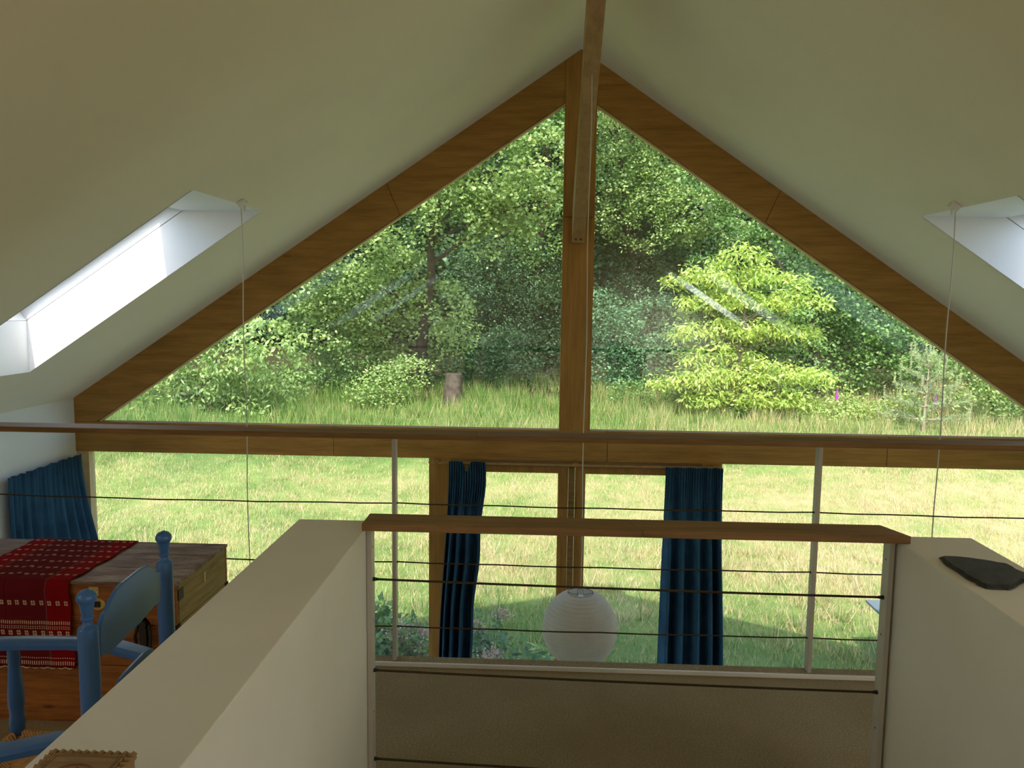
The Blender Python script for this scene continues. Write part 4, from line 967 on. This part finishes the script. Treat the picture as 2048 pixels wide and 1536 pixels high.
# fallen-trunk stump under the oak
sp = gp(905, 25.6)
b = MB(); b.tube([(sp[0], sp[1], sp[2] - 0.1), (sp[0] + 0.02, sp[1], sp[2] + 0.5), (sp[0] + 0.05, sp[1], sp[2] + 1.0)], [0.36, 0.30, 0.27], 12)
tag(b.build('tree_stump', 'bark', origin=sp, smooth=True), 'thick dark tree stump under the oak branches', 'stump')

# young pine
base = gp(1850, 23); e = empty('young_pine', base, 'young pine with upright pale candles at the right of the meadow', 'tree')
top = atY(1860, 712, 23); trk = [Vector(base), Vector(base).lerp(top, 0.5), top]
MB().tube(trk, [0.045, 0.03, 0.012], 7).build('trunk', 'twig', e, smooth=True)
nv = []; nt_ = []
tips = []
for k in range(5):
    f_ = 0.16 + 0.17 * k; o0 = Vector(base).lerp(top, f_); ln = 1.15 * (1 - f_) + 0.32
    for j in range(6):
        a = j * math.pi / 3 + k * 0.5; end = o0 + Vector((math.cos(a) * ln, math.sin(a) * ln, 0.12 + 0.35 * f_)); tip = end + Vector((0, 0, 0.30))
        MB().tube([o0, o0.lerp(end, 0.6) - Vector((0, 0, 0.03)), end, tip], [0.016, 0.011, 0.008, 0.004], 5).build('branch', 'twig', e); tips.append((o0, end, tip))
tips.append((Vector(base).lerp(top, .8), top, top + Vector((0, 0, 0.28))))
for o0, end, tip in tips:
    for A, B, cnt, L_ in ((o0, end, 170, 0.13), (end, tip, 130, 0.05)):
        t_ = rng.random(cnt); t_ = 0.25 + 0.75 * t_ if L_ > 0.1 else t_
        P_ = np.array(A)[None] + (np.array(B) - np.array(A))[None] * t_[:, None]
        ax = np.array((B - A).normalized()); d = rng.normal(0, 1, (cnt, 3)) + ax * (0.8 if L_ > .1 else 1.2); d /= np.linalg.norm(d, axis=1, keepdims=True)
        s = np.cross(d, rng.normal(0, 1, (cnt, 3))); s /= np.linalg.norm(s, axis=1, keepdims=True)
        wn_ = 0.008
        nv.append(np.stack([P_ - s * wn_, P_ + d * L_ * 0.5 - s * wn_ * 0.6, P_ + d * L_, P_ + s * wn_], 1).reshape(-1, 3)); nt_.append(rng.random(cnt) * 0.5 + (0.5 if L_ < .1 else 0.1))
npmesh('needles', np.concatenate(nv), 4, np.concatenate(nt_), 'leaf_pine', e)

# foxgloves
def foxglove(px, pyt, pyb, Y, label):
    tp_ = atY(px, pyt, Y); bs_ = Vector(gp(px, Y)); bt_ = atY(px, pyb, Y)
    e = empty('foxglove', bs_, label, 'flower', 'foxgloves at the wood edge')
    MB().tube([bs_, Vector((tp_.x, Y, (bs_.z + tp_.z) / 2)), tp_], [0.012, 0.010, 0.004], 6).build('stem', 'leaf_bramble', e)
    b = MB(); h = tp_.z - bt_.z; rr = random.Random(px)
    for k in range(26):
        f_ = k / 25; z = bt_.z + h * f_; a = k * 2.4; L_ = 0.055 * (1 - 0.65 * f_); o_ = Vector((tp_.x, Y, z)); d_ = Vector((math.cos(a), math.sin(a), -0.75)).normalized()
        b.tube([o_, o_ + d_ * L_ * 0.5, o_ + d_ * L_], [0.006, 0.016 * (1.1 - f_ * 0.7), 0.024 * (1.1 - f_ * 0.7)], 7)
    b.build('flower_bells', 'flower', e, smooth=True)
foxglove(1675, 775, 800, 24.0, 'magenta foxglove spike in front of the dark hollow, left of the young pine')
foxglove(1872, 792, 812, 23.9, 'magenta foxglove just behind the young pine')

# plants by the house wall
def stems(name, label, cx, Y, n, zt, spread, m, L, W, nl, cat='plant', seed=1, flowers=0, fm='petal_faded'):
    rr = random.Random(seed); x0 = cx; zb_ = float(terr(x0, Y)); e = empty(name, (x0, Y, zb_), label, cat)
    V_, T_ = [], []; heads = []
    sb = MB()
    for k in range(n):
        bx_ = x0 + rr.uniform(-.3, .3) * spread; by_ = Y + rr.uniform(-.25, .25) * spread; tx_ = x0 + rr.uniform(-1, 1) * spread; ty_ = Y + rr.uniform(-.8, .8) * spread
        h = (zt - zb_) * rr.uniform(0.55, 1.0) * (1 - 0.25 * abs(tx_ - x0) / spread)
        A = Vector((bx_, by_, zb_ - 0.02)); B = Vector((tx_, ty_, zb_ + h)); Mi = A.lerp(B, 0.5) + Vector((0, 0, h * 0.12))
        sb.tube([A, Mi, B], [0.008, 0.006, 0.003], 5)
        t_ = np.linspace(0.18, 1.0, nl); q = np.array(A)[None] * ((1 - t_) ** 2)[:, None] + np.array(Mi)[None] * (2 * t_ * (1 - t_))[:, None] + np.array(B)[None] * (t_ ** 2)[:, None]
        v, tn = leaves(q, 3, L, W, 0.05, up=0.8, rs=0.02); V_.append(v); T_.append(tn)
        if k < flowers: heads.append(B)
    sb.build('stems', 'twig', e); npmesh('foliage', np.concatenate(V_), 4, np.concatenate(T_), m, e)
    for hcen in heads:
        cs = np.array(hcen)[None] + rng.normal(0, 1, (26, 3)) * np.array([0.05, 0.05, 0.03])
        v, tn = leaves(cs, 4, 0.028, 0.022, 0, rs=0.01); npmesh('flower_head', v, 4, tn, fm, e)
    return e
stems('hydrangea_bush', 'leafy blue-green garden bush outside the left pane', atY(762, 1280, 8.3).x - 0.02, 8.3, 40, atY(775, 1195, 8.3).z, 0.42, 'leaf_mid', 0.10, 0.06, 18, 'bush', 3)
stems('sedum_plant', 'rounded plant with brownish-pink seed heads beside the hydrangea', atY(815, 1280, 8.0).x, 8.0, 30, atY(820, 1228, 8.0).z, 0.22, 'leaf_mid', 0.08, 0.04, 12, 'plant', 5, flowers=9)
stems('rose_bush', 'thin straggly rose bush outside the door, right of the narrow curtain', atY(985, 1280, 8.1).x, 8.1, 9, atY(985, 1178, 8.1).z, 0.20, 'leaf_blue', 0.075, 0.05, 14, 'bush', 9, flowers=3)
stems('peony_plant', 'low blue-green leafy plant left of the paper lantern', atY(1048, 1290, 7.9).x, 7.9, 12, atY(1048, 1262, 7.9).z, 0.22, 'leaf_blue', 0.11, 0.045, 7, 'plant', 12)
stems('strap_leaf_plant', 'low clump of long green leaves behind the paper lantern', atY(1100, 1290, 8.4).x, 8.4, 14, atY(1100, 1288, 8.4).z, 0.3, 'leaf_oak', 0.20, 0.03, 4, 'plant', 15)
# brown seed heads and dead leaves under the rose
stems('dry_flower_stems', 'dark brown dried flower stems at the foot of the rose bush', atY(980, 1290, 7.8).x, 7.8, 14, atY(980, 1268, 7.8).z, 0.26, 'petal_faded', 0.04, 0.03, 6, 'plant', 21, flowers=3)

# garden table
tz = 0.62; c0 = atZ(1731, 1199, tz)
e = empty('garden_table', (c0.x + 0.6, c0.y - 0.4, -0.1), 'grey rectangular garden table on the lawn at the right, partly hidden by the railing post', 'table')
MB().box(c0.x, c0.x + 1.3, c0.y - 0.8, c0.y, tz - 0.03, tz).build('table_top', 'grey_table', e, bevel=0.004)
for dx in (0.22, 1.03):
    for dy in (-0.65, -0.20): MB().box(c0.x + dx, c0.x + dx + 0.05, c0.y + dy, c0.y + dy + 0.05, -0.1, tz - 0.03).build('leg', 'grey_table', e)
MB().box(c0.x + 0.2, c0.x + 1.1, c0.y - 0.68, c0.y - 0.12, tz - 0.09, tz - 0.031).build('apron', 'grey_table', e)
